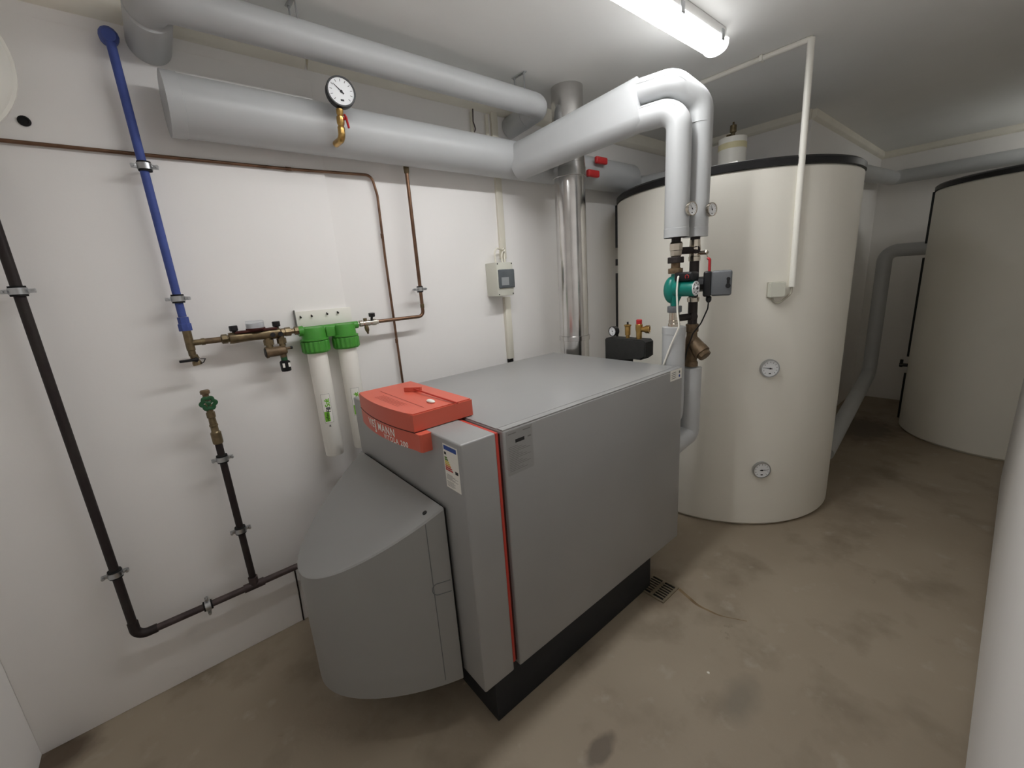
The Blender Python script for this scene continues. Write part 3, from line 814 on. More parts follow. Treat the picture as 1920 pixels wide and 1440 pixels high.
b = nb(); lathe(b, (1.985, 1.300, 1.244), (0, 0, 1), [(0, 0.015), (0.04, 0.016), (0.055, 0.019), (0.08, 0.019), (0.083, 0.016)], 18); lathe(b, (1.985, 1.300, 1.298), (0.35, -1, 0), [(0, 0.013), (0.026, 0.014), (0.036, 0.021), (0.056, 0.022), (0.056, 0.015), (0.03, 0.012)], 18); sv = obj('relief_valve', b, 'brassnew', sg)
b = nb(); lathe(b, (1.985, 1.300, 1.326), (0, 0, 1), [(0, 0.0155), (0.022, 0.0155), (0.025, 0.013)], 12); obj('red_cap', b, 'redlever', sv)

# ------------------------------------------------------------------ pressure gauge on the header
pg = thing('pressure_gauge', 'large round pressure gauge on a brass valve sticking up from the header pipe', 'gauge', (0.73, 1.87, 2.20))
dial_gauge(pg, 'gauge_head', (0.742, 1.826, 2.362), (-0.15, -1, -0.02), 0.055, 0.030, 'black', needle=2.4)
b = nb()
tube(b, [(0.728, 1.925, 2.200), (0.728, 1.850, 2.200), (0.730, 1.850, 2.240)], 0.0135, 16, bend=0.02)
lathe(b, (0.730, 1.850, 2.233), (0.06, 0, 1), [(0, 0.014), (0.008, 0.014), (0.012, 0.011), (0.022, 0.015), (0.044, 0.015), (0.05, 0.010), (0.056, 0.013), (0.072, 0.014), (0.076, 0.008), (0.086, 0.007)], 14)
vb = obj('brass_valve', b, 'brassnew', pg)
b = nb(); cyl(b, (0.732, 1.85, 2.268), (0.745, 1.835, 2.270), 0.005, 10); tube(b, [(0.743, 1.834, 2.285), (0.750, 1.834, 2.275), (0.756, 1.836, 2.238)], 0.0065, 10, rv=0.004, bend=0.01); obj('lever', b, 'redlever', vb)

# ------------------------------------------------------------------ pipe clamps
def clamp(label, c, axis, r, group, wall=True):
    c = V(c)
    ax = V(axis)
    t = thing('pipe_clamp', label, 'clamp', c, group)
    s = V((1, 0, 0)) if abs(ax.z) > 0.5 else V((0, 0, 1))
    bm = nb(); lathe(bm, c - ax * 0.013, ax, [(-0.003, r + 0.001), (-0.003, r + 0.0065), (0.029, r + 0.0065), (0.029, r + 0.001)], 28); obj('rubber_lining', bm, 'rubber', t)
    bm = nb(); lathe(bm, c - ax * 0.010, ax, [(0, r + 0.005), (0.0, r + 0.009), (0.020, r + 0.009), (0.020, r + 0.005)], 28)
    yv = V((0, 1, 0))
    for sg_ in (-1, 1):
        o = c + s * (sg_ * (r + 0.016))
        for dy in (-0.0035, 0.0035):
            q = o + yv * dy
            e = s * 0.009 + ax * 0.0065 + yv * 0.0018
            lo = V([min((q - e)[i], (q + e)[i]) for i in range(3)]); hi = V([max((q - e)[i], (q + e)[i]) for i in range(3)])
            box(bm, lo, hi, 0.001)
    bd = obj('band', bm, 'galv', t)
    for sg_ in (-1, 1):
        o = c + s * (sg_ * (r + 0.020))
        bm = nb(); cyl(bm, o - yv * 0.012, o + yv * 0.010, 0.003, 8); lathe(bm, o - yv * 0.013, (0, -1, 0), [(0, 0.006), (0.004, 0.005)], 10); obj('screw', bm, 'galv', bd)
    if wall:
        bm = nb(); cyl(bm, c + yv * (r + 0.008), (c.x, WY - 0.002, c.z), 0.004, 10); obj('wall_rod', bm, 'galv', t)
    return t

# ------------------------------------------------------------------ blue cold water pipe with fill station
bp = thing('blue_pipe', 'upright blue sleeved water pipe on the left wall', 'pipe', (0.087, 2.05, 1.49))
b = nb(); tube(b, [(0.080, WY - 0.001, 2.492), (0.080, 2.05, 2.492), (0.087, 2.05, 1.55)], 0.0134, 20, bend=0.03); obj('sleeve', b, 'blue', bp)
b = nb(); lathe(b, (0.080, 2.115, 2.485), (0, -1, -0.25), [(0, 0.025), (0.055, 0.027), (0.072, 0.025), (0.086, 0.018)], 14); obj('top_collar', b, 'blue', bp)
b = nb(); lathe(b, (0.087, 2.05, 1.497), (0, 0, 1), [(0, 0.0225), (0.026, 0.0225), (0.028, 0.019), (0.052, 0.019)], 8, ph=0.3); obj('bottom_collar', b, 'blue', bp)
clamp('metal pipe clamp around the upper part of the blue pipe', (0.087, 2.05, 2.075), (0, 0, 1), 0.0134, 'clamps on the blue pipe')
clamp('metal pipe clamp around the lower part of the blue pipe', (0.087, 2.05, 1.618), (0, 0, 1), 0.0134, 'clamps on the blue pipe')

YF = 2.045
fs = thing('fill_station', 'brass filling valve with water meter between the blue pipe and the green filter', 'valve', (0.26, YF, 1.36))
b = nb()
lathe(b, (0.088, YF, 1.400), (0, 0, 1), [(0, 0.0125), (0.02, 0.0125), (0.022, 0.0145), (0.098, 0.0145)], 18)
tube(b, [(0.088, YF, 1.449), (0.135, YF, 1.449)], 0.0115, 16)
lathe(b, (0.125, YF, 1.449), (1, 0, 0), [(0, 0.0135), (0.012, 0.0135)], 12)
obj('tee', b, 'brass', fs)
b = nb(); cyl(b, (0.137, YF, 1.449), (0.192, YF, 1.449), 0.0115, 16); obj('pipe_piece', b, 'bronze', fs)
b = nb(); lathe(b, (0.19, YF, 1.449), (1, 0, 0), [(0, 0.012), (0.003, 0.019), (0.022, 0.019), (0.024, 0.014), (0.03, 0.014)], 8); obj('union_nut', b, 'brass', fs, sharp=20)
b = nb()
lathe(b, (0.218, YF, 1.449), (1, 0, 0), [(0, 0.022), (0.01, 0.023), (0.06, 0.020), (0.11, 0.020), (0.15, 0.024), (0.185, 0.023), (0.192, 0.016)], 20)
cyl(b, (0.355, YF, 1.45), (0.355, YF - 0.005, 1.39), 0.014, 14); lathe(b, (0.355, YF - 0.003, 1.425), (0, 0, -1), [(0, 0.020), (0.022, 0.020)], 8)
cyl(b, (0.405, YF, 1.45), (0.405, YF - 0.005, 1.39), 0.013, 14); lathe(b, (0.405, YF - 0.003, 1.425), (0, 0, -1), [(0, 0.019), (0.022, 0.019)], 8)
body = obj('valve_body', b, 'brass', fs)
b = nb(); box(b, (0.240, YF - 0.022, 1.466), (0.395, YF + 0.022, 1.474), 0.002); obj('red_plate', b, 'gap', fs)
b = nb(); lathe(b, (0.405, YF, 1.449), (1, 0, 0), [(0, 0.017), (0.018, 0.017), (0.02, 0.019), (0.042, 0.019), (0.044, 0.011), (0.056, 0.011), (0.058, 0.018), (0.077, 0.018)], 8); obj('union_nut', b, 'brass', fs, sharp=20)
for x in (0.240, 0.397):
    b = nb(); cyl(b, (x, YF, 1.462), (x, YF, 1.478), 0.008, 12); lathe(b, (x, YF, 1.476), (0, 0, 1), [(0, 0.013), (0.003, 0.0155), (0.020, 0.0155), (0.022, 0.014)], 12); obj('black_knob', b, 'black', fs, sharp=20)
for x in (0.372, 0.402):
    b = nb(); cyl(b, (x, YF - 0.018, 1.445), (x, YF - 0.028, 1.445), 0.010, 14); obj('port_cap', b, 'black', fs)
b = nb(); lathe(b, (0.318, YF, 1.474), (0, 0, 1), [(0, 0.030), (0.026, 0.030), (0.0262, 0.004)], 24); mt = obj('water_meter', b, 'dial', fs)
b = nb(); lathe(b, (0.318, YF, 1.474), (0, 0, 1), [(0, 0.034), (0.034, 0.034), (0.037, 0.031), (0.0375, 0.01)], 24); obj('clear_cup', b, 'glass', mt)
b = nb(); lathe(b, (0.318, YF, 1.474), (0, 0, 1), [(0, 0.036), (0.006, 0.036), (0.006, 0.031)], 24); obj('meter_ring', b, 'gap', mt)
b = nb(); lathe(b, (0.335, YF - 0.008, 1.372), (1, 0, 0), [(0, 0.024), (0.008, 0.024), (0.012, 0.021), (0.075, 0.020), (0.082, 0.014)], 18); cyl(b, (0.41, YF - 0.008, 1.378), (0.437, YF - 0.008, 1.380), 0.0055, 12); cyl(b, (0.400, YF - 0.008, 1.372), (0.400, YF - 0.008, 1.342), 0.013, 14); obj('reducer', b, 'bronze', fs)
b = nb(); cyl(b, (0.432, YF - 0.008, 1.380), (0.441, YF - 0.008, 1.380), 0.0065, 12); obj('plug', b, 'black', fs)
b = nb(); cyl(b, (0.3345, YF - 0.008, 1.372), (0.332, YF - 0.008, 1.372), 0.020, 16); obj('plug', b, 'black', fs)
b = nb(); lathe(b, (0.400, YF - 0.008, 1.344), (0, 0, -1), [(0, 0.013), (0.016, 0.013)], 14); kn = obj('setting_neck', b, 'greenwheel', fs)
b = nb(); lathe(b, (0.400, YF - 0.008, 1.329), (0, 0, -1), [(0, 0.014), (0.006, 0.021), (0.045, 0.020), (0.048, 0.018)], 10); kb = obj('setting_knob', b, 'black', fs)
b = nb()
for dx in (-0.010, 0.012): box(b, (0.400 + dx - 0.004, YF - 0.0295, 1.300), (0.400 + dx + 0.004, YF - 0.022, 1.318))
obj('scale_window', b, 'textwhite', kb)
b = nb(); lathe(b, (0.091, YF, 1.402), (0.15, 0, -1), [(0, 0.013), (0.015, 0.015), (0.02, 0.012), (0.032, 0.016), (0.04, 0.016)], 14); dv = obj('drain_cock', b, 'brass', fs)
b = nb(); box(b, (0.042, YF - 0.024, 1.380), (0.102, YF - 0.012, 1.390), 0.003); cyl(b, (0.095, YF - 0.02, 1.385), (0.095, YF, 1.385), 0.009, 12); tube(b, [(0.108, YF - 0.012, 1.386), (0.124, YF - 0.012, 1.383), (0.116, YF - 0.012, 1.370), (0.106, YF - 0.012, 1.368)], 0.0018, 6); obj('black_lever', b, 'black', dv)

# ------------------------------------------------------------------ green twin filter
tf = thing('water_filter', 'twin water softening filter with green heads and two white cartridges on the wall', 'filter', (0.61, 2.05, 0.85))
CX = (0.540, 0.678)
b = nb(); box(b, (0.492, WY - 0.022, 1.432), (0.745, WY - 0.012, 1.528), 0.002); mp = obj('mounting_plate', b, 'white', tf)
b = nb(); box(b, (0.489, WY - 0.030, 1.44), (0.492, WY - 0.012, 1.535)); obj('plate_edge', b, 'grey', mp)
for x, zz in ((0.512, 1.507), (0.560, 1.508), (0.630, 1.511), (0.680, 1.512)):
    b = nb(); cyl(b, (x, WY - 0.022, zz), (x, WY - 0.030, zz - 0.006), 0.0025, 8); lathe(b, (x, WY - 0.029, zz - 0.005), (0, -1, -0.5), [(0, 0.005), (0.004, 0.004)], 8); obj('screw', b, 'rust', mp)
b = nb(); tube(b, [(0.482, YF, 1.444), (0.745, YF, 1.444)], 0.017, 16)
box(b, (0.59, YF - 0.022, 1.405), (0.63, YF + 0.04, 1.452), 0.004)
lathe(b, (0.478, YF, 1.444), (1, 0, 0), [(0, 0.022), (0.02, 0.024)], 12)
obj('head_bridge', b, 'green', tf)
for i, x in enumerate(CX):
    b = nb(); lathe(b, (x, YF, 1.398), (0, 0, 1), [(0, 0.060), (0.006, 0.060), (0.008, 0.052), (0.044, 0.050), (0.056, 0.046), (0.060, 0.030)], 36); hd = obj('filter_head', b, 'green', tf)
    b = nb()
    n = 72
    rs = []
    for zz, rr in ((1.395, 0.056), (1.392, 0.0585), (1.350, 0.0575), (1.342, 0.054), (1.341, 0.042)):
        rs.append([b.verts.new((x + (rr + (0.0026 if (k // 2) % 2 and rr > 0.055 else 0)) * math.cos(2 * pi * k / n), YF + (rr + (0.0026 if (k // 2) % 2 and rr > 0.055 else 0)) * math.sin(2 * pi * k / n), zz)) for k in range(n)])
    cap(b, rs[0])
    for A, B in zip(rs, rs[1:]): bridge(b, A, B)
    cap(b, rs[-1])
    obj('ribbed_ring', b, 'green', tf, sharp=15)
    b = nb(); lathe(b, (x, YF, 0.842), (0, 0, 1), [(0, 0.039), (0.003, 0.0405), (0.04, 0.0405), (0.042, 0.0415), (0.50, 0.0425)], 40); ct = obj('cartridge', b, 'cart', tf)
    R = 0.0424
    def cp(ang, zz, o=0.0):
        a = math.radians(ang)
        return V((x + (R + o) * math.sin(a), YF - (R + o) * math.cos(a), zz))
    def patch(bm, a0, a1, z0, z1, o, mi, k=8):
        for q in range(k):
            f0, f1 = a0 + (a1 - a0) * q / k, a0 + (a1 - a0) * (q + 1) / k
            quad(bm, [cp(f0, z0, o), cp(f1, z0, o), cp(f1, z1, o), cp(f0, z1, o)], mi)
    b = nb()
    A0, A1, ZL0, ZL1 = -40, 12, 1.012, 1.150
    patch(b, A0, A1, ZL0, ZL1, 0.0003, 0)
    patch(b, A0, A0 + 1.2, ZL0, ZL1, 0.0005, 1, 1); patch(b, A1 - 1.2, A1, ZL0, ZL1, 0.0005, 1, 1)
    patch(b, A0, A1, ZL0, ZL0 + 0.0009, 0.0005, 1); patch(b, A0, A1, ZL1 - 0.0009, ZL1, 0.0005, 1)
    patch(b, A0 + 4, A0 + 34, ZL0 + 0.006, ZL0 + 0.054, 0.0006, 2)
    DEG = 180 / pi
    # lettering climbs the cartridge: along +z, tops of the letters pointing left
    def vert_text(a_base, z_base): return lambda tx, ty: cp(a_base - ty / R * DEG, z_base + tx, 0.0009)
    wr_ = text_bm(b, 'reflex', 0.017, vert_text(A0 + 28, ZL0 + 0.008), 3, 0.0003)
    w1_ = text_bm(b, 'Fill', 0.026, vert_text(A1 - 8, ZL0 + 0.050), 3, 0.0005, 0.9)
    text_bm(b, 'Soft', 0.029, vert_text(A1 - 8, ZL0 + 0.052 + w1_), 4, 0.0006, 0.85)
    obj('label', b, ['cart', 'grey', 'glabel', 'ink', 'glabel'], ct)
    b = nb()
    f = b.faces.new([b.verts.new(cp(a, zz, 0.0006)) for a, zz in ((-20, 0.992), (-8, 0.992), (-11, 1.000), (-15, 1.003), (-19, 0.998))])
    obj('small_mark', b, 'grey', ct)

# ------------------------------------------------------------------ copper pipes
c1 = thing('copper_pipe', 'long thin copper pipe running along the left wall and dropping behind the boiler', 'pipe', (0.96, 2.098, 0.75))
YC = WY - 0.020
b = nb(); tube(b, [(XB + 0.001, YC, 2.128), (0.14, YC, 2.128), (0.58, YC, 2.130), (0.945, YC, 2.140), (0.963, YC, 2.05), (0.960, YC, 1.75), (0.968, YC, 0.75)], 0.0062, 14, bend=[0, 0.2, 0.2, 0.035, 0.1, 0.2, 0]); obj('run', b, 'copper', c1)
for p, a in (((0.575, YC, 2.130), (1, 0, 0)), ((0.960, YC, 1.86), (0, 0, 1)), ((0.962, YC, 1.33), (0, 0, 1))):
    b = nb(); lathe(b, V(p) - V(a) * 0.012, a, [(0, 0.0063), (0.001, 0.0078), (0.023, 0.0078), (0.024, 0.0063)], 14); obj('solder_sleeve', b, 'copper', c1)
c2 = thing('copper_pipe', 'copper pipe dropping from the header pipe and turning left to the green filter', 'pipe', (1.0, 2.05, 1.44))
b = nb(); tube(b, [(1.106, 2.05, 2.185), (1.106, 2.05, 1.447), (0.845, 2.05, 1.447)], 0.0090, 16, bend=0.028); obj('run', b, 'copper', c2)
b = nb(); lathe(b, (1.106, 2.05, 2.150), (0, 0, 1), [(0, 0.0105), (0.004, 0.0125), (0.02, 0.0140), (0.03, 0.0140), (0.034, 0.012)], 14); obj('top_fitting', b, 'brass', c2)
b = nb(); lathe(b, (1.106, 2.05, 1.49), (0, 0, 1), [(0, 0.0105), (0.02, 0.0112), (0.022, 0.009)], 14); obj('elbow_collar', b, 'brass', c2)
clamp('small clamp with a wall rod on the copper drop above its elbow', (1.104, 2.05, 1.588), (0, 0, 1), 0.0090, 'clamps on the copper drop')
fv = thing('shut_off_valve', 'small nickel shut-off valve with black knob right of the green filter', 'valve', (0.80, 2.05, 1.41))
b = nb(); lathe(b, (0.745, 2.048, 1.446), (1, 0, 0), [(0, 0.010), (0.008, 0.010), (0.010, 0.016), (0.026, 0.016), (0.028, 0.012), (0.04, 0.015), (0.062, 0.015), (0.064, 0.012), (0.078, 0.016), (0.092, 0.016), (0.094, 0.0115), (0.105, 0.0115)], 12); obj('valve_body', b, 'chrome', fv)
b = nb(); cyl(b, (0.815, 2.04, 1.455), (0.818, 2.036, 1.478), 0.006, 10); lathe(b, (0.818, 2.036, 1.474), (0, -0.1, 1), [(0, 0.013), (0.003, 0.016), (0.018, 0.016)], 8); obj('knob', b, 'black', fv, sharp=20)
b = nb(); lathe(b, (0.786, 2.045, 1.437), (0.1, 0, -1), [(0, 0.008), (0.012, 0.011), (0.026, 0.010), (0.034, 0.006), (0.044, 0.004)], 10); cyl(b, (0.785, 2.045, 1.455), (0.785, 2.045, 1.470), 0.009, 10); obj('drain_plug', b, 'brass', fv)

# ------------------------------------------------------------------ dark steel pipes low on the wall
dp = thing('steel_pipe', 'dark upright steel pipe at the left edge that turns along the wall near the floor', 'pipe', (-0.303, 2.05, 0.34))
b = nb(); tube(b, [(-0.308, WY - 0.011, 2.03), (-0.308, 2.05, 2.03), (-0.303, 2.05, 0.40)], 0.0142, 20, bend=0.035); obj('upright', b, 'rust', dp)
b = nb(); tube(b, [(-0.303, 2.05, 0.41), (-0.303, 2.05, 0.345), (-0.24, 2.05, 0.345)], 0.0172, 20, bend=0.035); obj('elbow', b, 'rust', dp)
b = nb(); tube(b, [(-0.25, 2.05, 0.345), (1.0, 2.05, 0.345)], 0.0140, 18); obj('horizontal_run', b, 'rusthor', dp)
b = nb(); tube(b, [(0.062, 2.05, 0.345), (0.142, 2.05, 0.345)], 0.0180, 18); cyl(b, (0.1025, 2.05, 0.345), (0.1025, 2.05, 0.388), 0.0185, 18); obj('tee', b, 'rusthor', dp)
clamp('metal clamp on the dark upright pipe at half height, left edge of the picture', (-0.307, 2.05, 1.672), (0, 0, 1), 0.0142, 'clamps on the dark upright pipe')
clamp('metal clamp on the dark upright pipe just above its bottom elbow', (-0.304, 2.05, 0.632), (0, 0, 1), 0.0142, 'clamps on the dark upright pipe')
clamp('metal clamp on the brown pipe running level above the floor', (-0.072, 2.05, 0.345), (1, 0, 0), 0.0140, 'clamps on the level pipe')
rs_ = thing('valve_riser', 'short dark riser with a green handwheel valve on top', 'pipe', (0.1015, 2.05, 0.385))
b = nb(); cyl(b, (0.1025, 2.05, 0.385), (0.100, 2.05, 1.035), 0.0134, 18); obj('riser', b, 'rust', rs_)
b = nb(); lathe(b, (0.100, 2.05, 1.030), (-0.01, 0, 1), [(0, 0.0165), (0.004, 0.0185), (0.048, 0.019), (0.052, 0.015), (0.056, 0.0135), (0.075, 0.0135), (0.077, 0.0155), (0.082, 0.0155), (0.084, 0.0135), (0.112, 0.0125), (0.114, 0.0155), (0.135, 0.0155), (0.137, 0.012), (0.18, 0.011)], 16); obj('brass_valve', b, 'brass', rs_, sharp=25)
b = nb(); lathe(b, (0.0975, 2.052, 1.20), (0, 0.05, 1), [(0, 0.011), (0.040, 0.011), (0.042, 0.0165), (0.054, 0.017), (0.058, 0.013)], 16); obj('top_cap', b, 'bronze', rs_)
HC = V((0.0975, 2.000, 1.212))
b = nb()
hp = []
for i in range(72):
    a = 2 * pi * i / 72
    rr = 0.0215 + 0.0030 * math.cos(6 * a)
    hp.append(HC + V((rr * math.cos(a), 0, rr * math.sin(a))))
n = 8
rgs = []
for i, p in enumerate(hp):
    t_ = (hp[(i + 1) % 72] - hp[i - 1]).normalized()
    nn = V((0, 1, 0)); bb = t_.cross(nn)
    rgs.append([b.verts.new(p + nn * (0.0055 * math.cos(2 * pi * k / n)) + bb * (0.0072 * math.sin(2 * pi * k / n))) for k in range(n)])
for i in range(72): bridge(b, rgs[i], rgs[(i + 1) % 72])
for k in range(3):
    a = 2 * pi * k / 3 + 0.3
    tube(b, [HC, HC + V((0.021 * math.cos(a), 0, 0.021 * math.sin(a)))], 0.0038, 8)
lathe(b, HC + V((0, 0.008, 0)), (0, -1, 0), [(0, 0.009), (0.012, 0.0085), (0.015, 0.005)], 14)
hw = obj('handwheel', b, 'greenwheel', rs_)
b = nb(); cyl(b, HC + V((0, 0.004, 0)), HC + V((0, 0.05, 0)), 0.006, 10); obj('spindle', b, 'brass', hw)
clamp('metal clamp on the short valve riser, just below the brass valve', (0.1005, 2.05, 0.962), (0, 0, 1), 0.0134, 'clamps on the valve riser')
clamp('metal clamp on the short valve riser, half way down', (0.1015, 2.05, 0.627), (0, 0, 1), 0.0134, 'clamps on the valve riser')

bc = thing('cable', 'thin dark cable hanging down the wall beside the burner hood', 'cable', (0.27, WY - 0.014, 0.0))
b = nb(); tube(b, [(0.276, WY - 0.016, 0.30), (0.274, WY - 0.016, 0.18), (0.268, WY - 0.016, 0.004)], 0.0035, 8); obj('sheath', b, 'rust', bc)

# ------------------------------------------------------------------ distribution box and trunking
tr = thing('cable_trunking', 'cream cable trunking strip running vertically up the wall left of the flue', 'trunking', (1.742, WY, 1.1))
b = nb(); box(b, (1.722, WY - 0.026, 1.10), (1.768, WY, 1.50), 0.003); obj('lower_cover', b, 'offwhite', tr)
b = nb(); box(b, (1.722, WY - 0.017, 1.735), (1.768, WY, CZ - 0.06), 0.003); obj('upper_cover', b, 'offwhite', tr)
b = nb(); box(b, (1.727, WY - 0.018, 1.06), (1.764, WY, 1.10)); obj('open_end', b, 'pit', tr)
db = thing('distribution_box', 'small grey fuse box with a smoked window on the wall', 'fuse box', (1.67, WY, 1.51))
b = nb(); box(b, (1.605, 2.018, 1.513), (1.730, WY, 1.710), 0.004); bx = obj('enclosure', b, 'box', db)
b = nb(); box(b, (1.612, 2.008, 1.558), (1.735, 2.020, 1.668), 0.006, seg=3); wd = obj('window', b, 'smoke', db)
b = nb()
box(b, (1.628, 2.0062, 1.575), (1.685, 2.0082, 1.622), 0.0); obj('breaker', b, 'breaker', wd)
b = nb()
for x in (1.613, 1.722):
    for zz in (1.523, 1.701): cyl(b, (x, 2.0185, zz), (x, 2.0165, zz), 0.004, 10)
obj('screw', b, 'ink', bx)
wl_ = thing('cable_loop', 'two pale cables looping from the trunking into the top of the fuse box', 'cable', (1.66, 2.07, 1.70))
for pts in ([(1.635, 2.06, 1.708), (1.632, 2.06, 1.775), (1.66, 2.07, 1.795), (1.735, 2.10, 1.785), (1.742, 2.105, 1.80)], [(1.685, 2.06, 1.708), (1.684, 2.06, 1.75), (1.70, 2.07, 1.772), (1.74, 2.10, 1.775), (1.745, 2.10, 1.79)], [(1.708, 2.06, 1.708), (1.710, 2.065, 1.74), (1.742, 2.10, 1.765)]):
    b = nb(); tube(b, pts, 0.0055, 8, bend=0.025); obj('strand', b, 'offwhite', wl_)
cd = thing('conduit', 'pair of thin conduits on the wall between the two thick pipes', 'conduit', (1.62, WY - 0.015, 2.35))
for x in (1.585, 1.690):
    b = nb(); cyl(b, (x, WY - 0.012, 2.345), (x, WY - 0.012, 2.53), 0.0095, 12); obj('tube', b, 'offwhite', cd)
b = nb(); tube(b, [(1.583, WY - 0.03, 2.535), (1.575, WY - 0.035, 2.47), (1.590, WY - 0.035, 2.43), (1.580, WY - 0.03, 2.42)], 0.0035, 8, bend=0.02); obj('loose_wire', b, 'rusthor', cd)

# ------------------------------------------------------------------ wall plug and expansion vessel at the left edge
wp = thing('wall_plug', 'small black plug in the wall left of the blue pipe', 'plug', (-0.182, WY - 0.01, 2.194))
b = nb(); lathe(b, (-0.182, WY - 0.010, 2.194), (0, -1, 0), [(0, 0.0155), (0.005, 0.015), (0.007, 0.011), (0.004, 0.009), (0.004, 0.002)], 20); obj('ring', b, 'rubber', wp)
ev = thing('expansion_vessel', 'white round vessel on the wall, cut off by the left picture edge', 'vessel', (-0.393, WY, 2.09))
b = nb(); lathe(b, (-0.393, WY - 0.012, 2.32), (0, -1, 0), [(0, 0.10), (0.03, 0.19), (0.06, 0.222), (0.085, 0.229), (0.10, 0.229), (0.11, 0.222), (0.14, 0.19), (0.165, 0.12), (0.175, 0.0)], 48); vs2 = obj('shell', b, 'white', ev)
b = nb(); lathe(b, (-0.393, WY - 0.100, 2.32), (0, -1, 0), [(0, 0.229), (0.002, 0.236), (0.012, 0.236), (0.014, 0.228)], 48); obj('seam', b, 'white', vs2)

# ------------------------------------------------------------------ tank conduit and junction box
CXT, CYT = 2.672, 0.812
cn = thing('conduit', 'white conduit running across the ceiling and down the front of the near tank', 'conduit', (CXT, CYT, 1.47))
b = nb(); cyl(b, (CXT, CYT, CZ - 0.012), (CXT - 0.005, CYT - 0.012, 1.465), 0.0155, 18); obj('drop_tube', b, 'white', cn)
b = nb(); tube(b, [(CXT, 2.05, CZ - 0.013), (CXT, CYT - 0.004, CZ - 0.013)], 0.0125, 14); obj('ceiling_tube', b, 'white', cn)
for y in (1.03, 1.55):
    b = nb(); box(b, (CXT - 0.018, y - 0.008, CZ - 0.028), (CXT + 0.018, y + 0.008, CZ), 0.003); obj('clip', b, 'white', cn)
jb = thing('junction_box', 'small square pale junction box on the front of the near tank', 'junction box', (2.63, 0.85, 1.42))
aj = math.radians(-135.5)
nj = V((math.cos(aj), math.sin(aj), 0)); tj = V((-nj.y, nj.x, 0))
pj = V((*T1C, 1.455)) + nj * (T1R - 0.006)
b = nb(); prism(b, [(-0.040, -0.040), (0.040, -0.040), (0.040, 0.040), (-0.040, 0.040)], lambda a, c_, t: pj + tj * a + V((0, 0, c_)) + nj * t, 0.0, 0.045)
bmesh.ops.bevel(b, geom=b.edges[:], offset=0.004, segments=2, affect='EDGES'); obj('cover', b, 'box', jb)
b = nb(); prism(b, [(-0.041, -0.041), (0.041, -0.041), (0.041, 0.041), (-0.041, 0.041)], lambda a, c_, t: pj + tj * a + V((0, 0, c_)) + nj * t, 0.0, 0.016); obj('base', b, 'cable', jb)
jc = thing('cable', 'grey cable looping from the white conduit into the junction box', 'cable', (2.63, 0.80, 1.40))
b = nb(); tube(b, [(CXT - 0.005, CYT - 0.012, 1.472), (CXT - 0.004, CYT - 0.012, 1.43), pj + nj * 0.025 + tj * 0.02 + V((0, 0, -0.075)), pj + nj * 0.022 + tj * -0.012 + V((0, 0, -0.065)), pj + nj * 0.022 + tj * -0.016 + V((0, 0, -0.036))], 0.0055, 10, bend=0.03); obj('sheath', b, 'cable', jc)

# ------------------------------------------------------------------ pipes at the far end
fp = thing('far_pipe', 'grey wrapped pipe running high along the far wall above the second tank', 'pipe', (6.08, 0.5, 2.29))
b = nb(); tube(b, [(6.08, -1.55, 2.365), (6.08, 1.0, 2.355), (4.2, 1.0, 2.25)], 0.066, 24, bend=0.08); obj('wrap', b, 'pvc', fp)
fl = thing('far_pipe', 'grey wrapped pipe bending from the second tank down to the floor behind the near tank', 'pipe', (5.4, 0.85, 0.3))
b = nb(); tube(b, [(5.40, 0.50, 1.632), (5.40, 0.868, 1.632), (5.40, 0.868, 0.45), (3.68, 0.785, 0.165)], 0.058, 24, bend=[0, 0.09, 0.12, 0], seg=10); obj('wrap', b, 'pvc', fl)

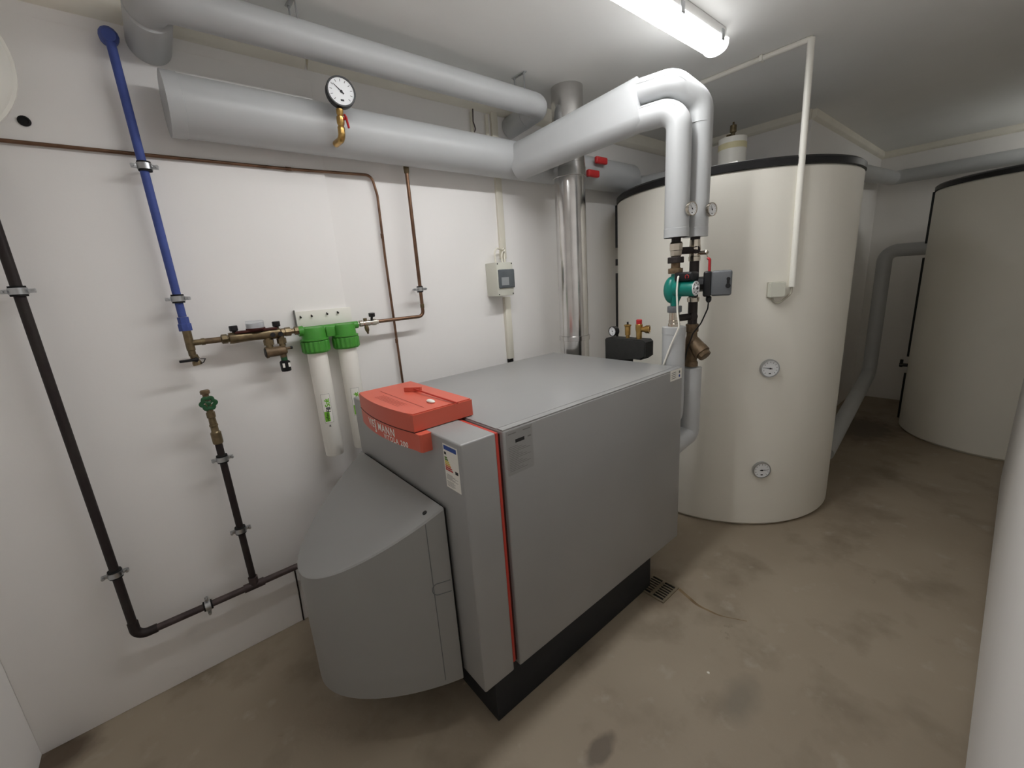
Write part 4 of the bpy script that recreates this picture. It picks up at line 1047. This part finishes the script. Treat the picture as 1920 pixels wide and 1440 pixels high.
# ------------------------------------------------------------------ floor drain and bits on the floor
fd = thing('floor_drain', 'square slotted steel drain grate in the floor beside the boiler', 'drain', (1.705, 1.0, 0))
b = nb()
X0, X1, Y0, Y1 = 1.630, 1.780, 0.922, 1.072
fr = 0.012
zt = 0.006
for lo, hi in (((X0, Y0), (X1, Y0 + fr)), ((X0, Y1 - fr), (X1, Y1)), ((X0, Y0 + fr), (X0 + fr, Y1 - fr)), ((X1 - fr, Y0 + fr), (X1, Y1 - fr)), ((X0 + fr, 0.990), (X1 - fr, 1.004))):
    box(b, (lo[0], lo[1], 0.001), (hi[0], hi[1], zt))
for i in range(1, 7):
    xx = X0 + fr + (X1 - X0 - 2 * fr) * i / 7
    box(b, (xx - 0.0035, Y0 + fr, 0.001), (xx + 0.0035, Y1 - fr, zt))
obj('grate', b, 'drain', fd)
b = nb(); box(b, (X0 + 0.002, Y0 + 0.002, 0.0003), (X1 - 0.002, Y1 - 0.002, 0.0015)); obj('pit', b, 'pit', fd)
def flake(label, x, y, s):
    t = thing('paint_flake', label, 'paint flake', (x, y, 0), 'white flakes on the floor')
    bm = nb()
    pts = [(x + s * math.cos(a) * random.uniform(0.6, 1.1), y + s * math.sin(a) * random.uniform(0.6, 1.1)) for a in [2 * pi * i / 7 for i in range(7)]]
    prism(bm, pts, lambda a, c_, q: V((a, c_, q)), 0.0003, 0.003)
    obj('flake', bm, 'chip', t)
flake('white paint flake on the dark floor in front of the burner hood', 0.27, 1.02, 0.007)
flake('white paint flake at the bottom picture edge, right of the boiler foot', 0.98, 0.50, 0.006)
flake('white paint flake lying out on the open floor right of the boiler', 1.42, 0.60, 0.006)

st = thing('rust_stain', 'thin brown water stain curving away from the floor drain', 'stain', (1.75, 0.85, 0))
b = nb()
pl = fillet([(1.775, 0.920, 0), (1.735, 0.80, 0), (1.745, 0.70, 0), (1.80, 0.60, 0)], 0.12, 10)
L_, R_ = [], []
for i, p in enumerate(pl):
    t_ = (pl[min(i + 1, len(pl) - 1)] - pl[max(i - 1, 0)]).normalized()
    n_ = V((-t_.y, t_.x, 0))
    w_ = 0.007 * (1 - i / len(pl)) + 0.0015
    L_.append(b.verts.new(p + n_ * w_ + V((0, 0, 0.0006)))); R_.append(b.verts.new(p - n_ * w_ + V((0, 0, 0.0006))))
for i in range(len(pl) - 1): b.faces.new((L_[i], L_[i + 1], R_[i + 1], R_[i]))
obj('mark', b, 'stain', st)
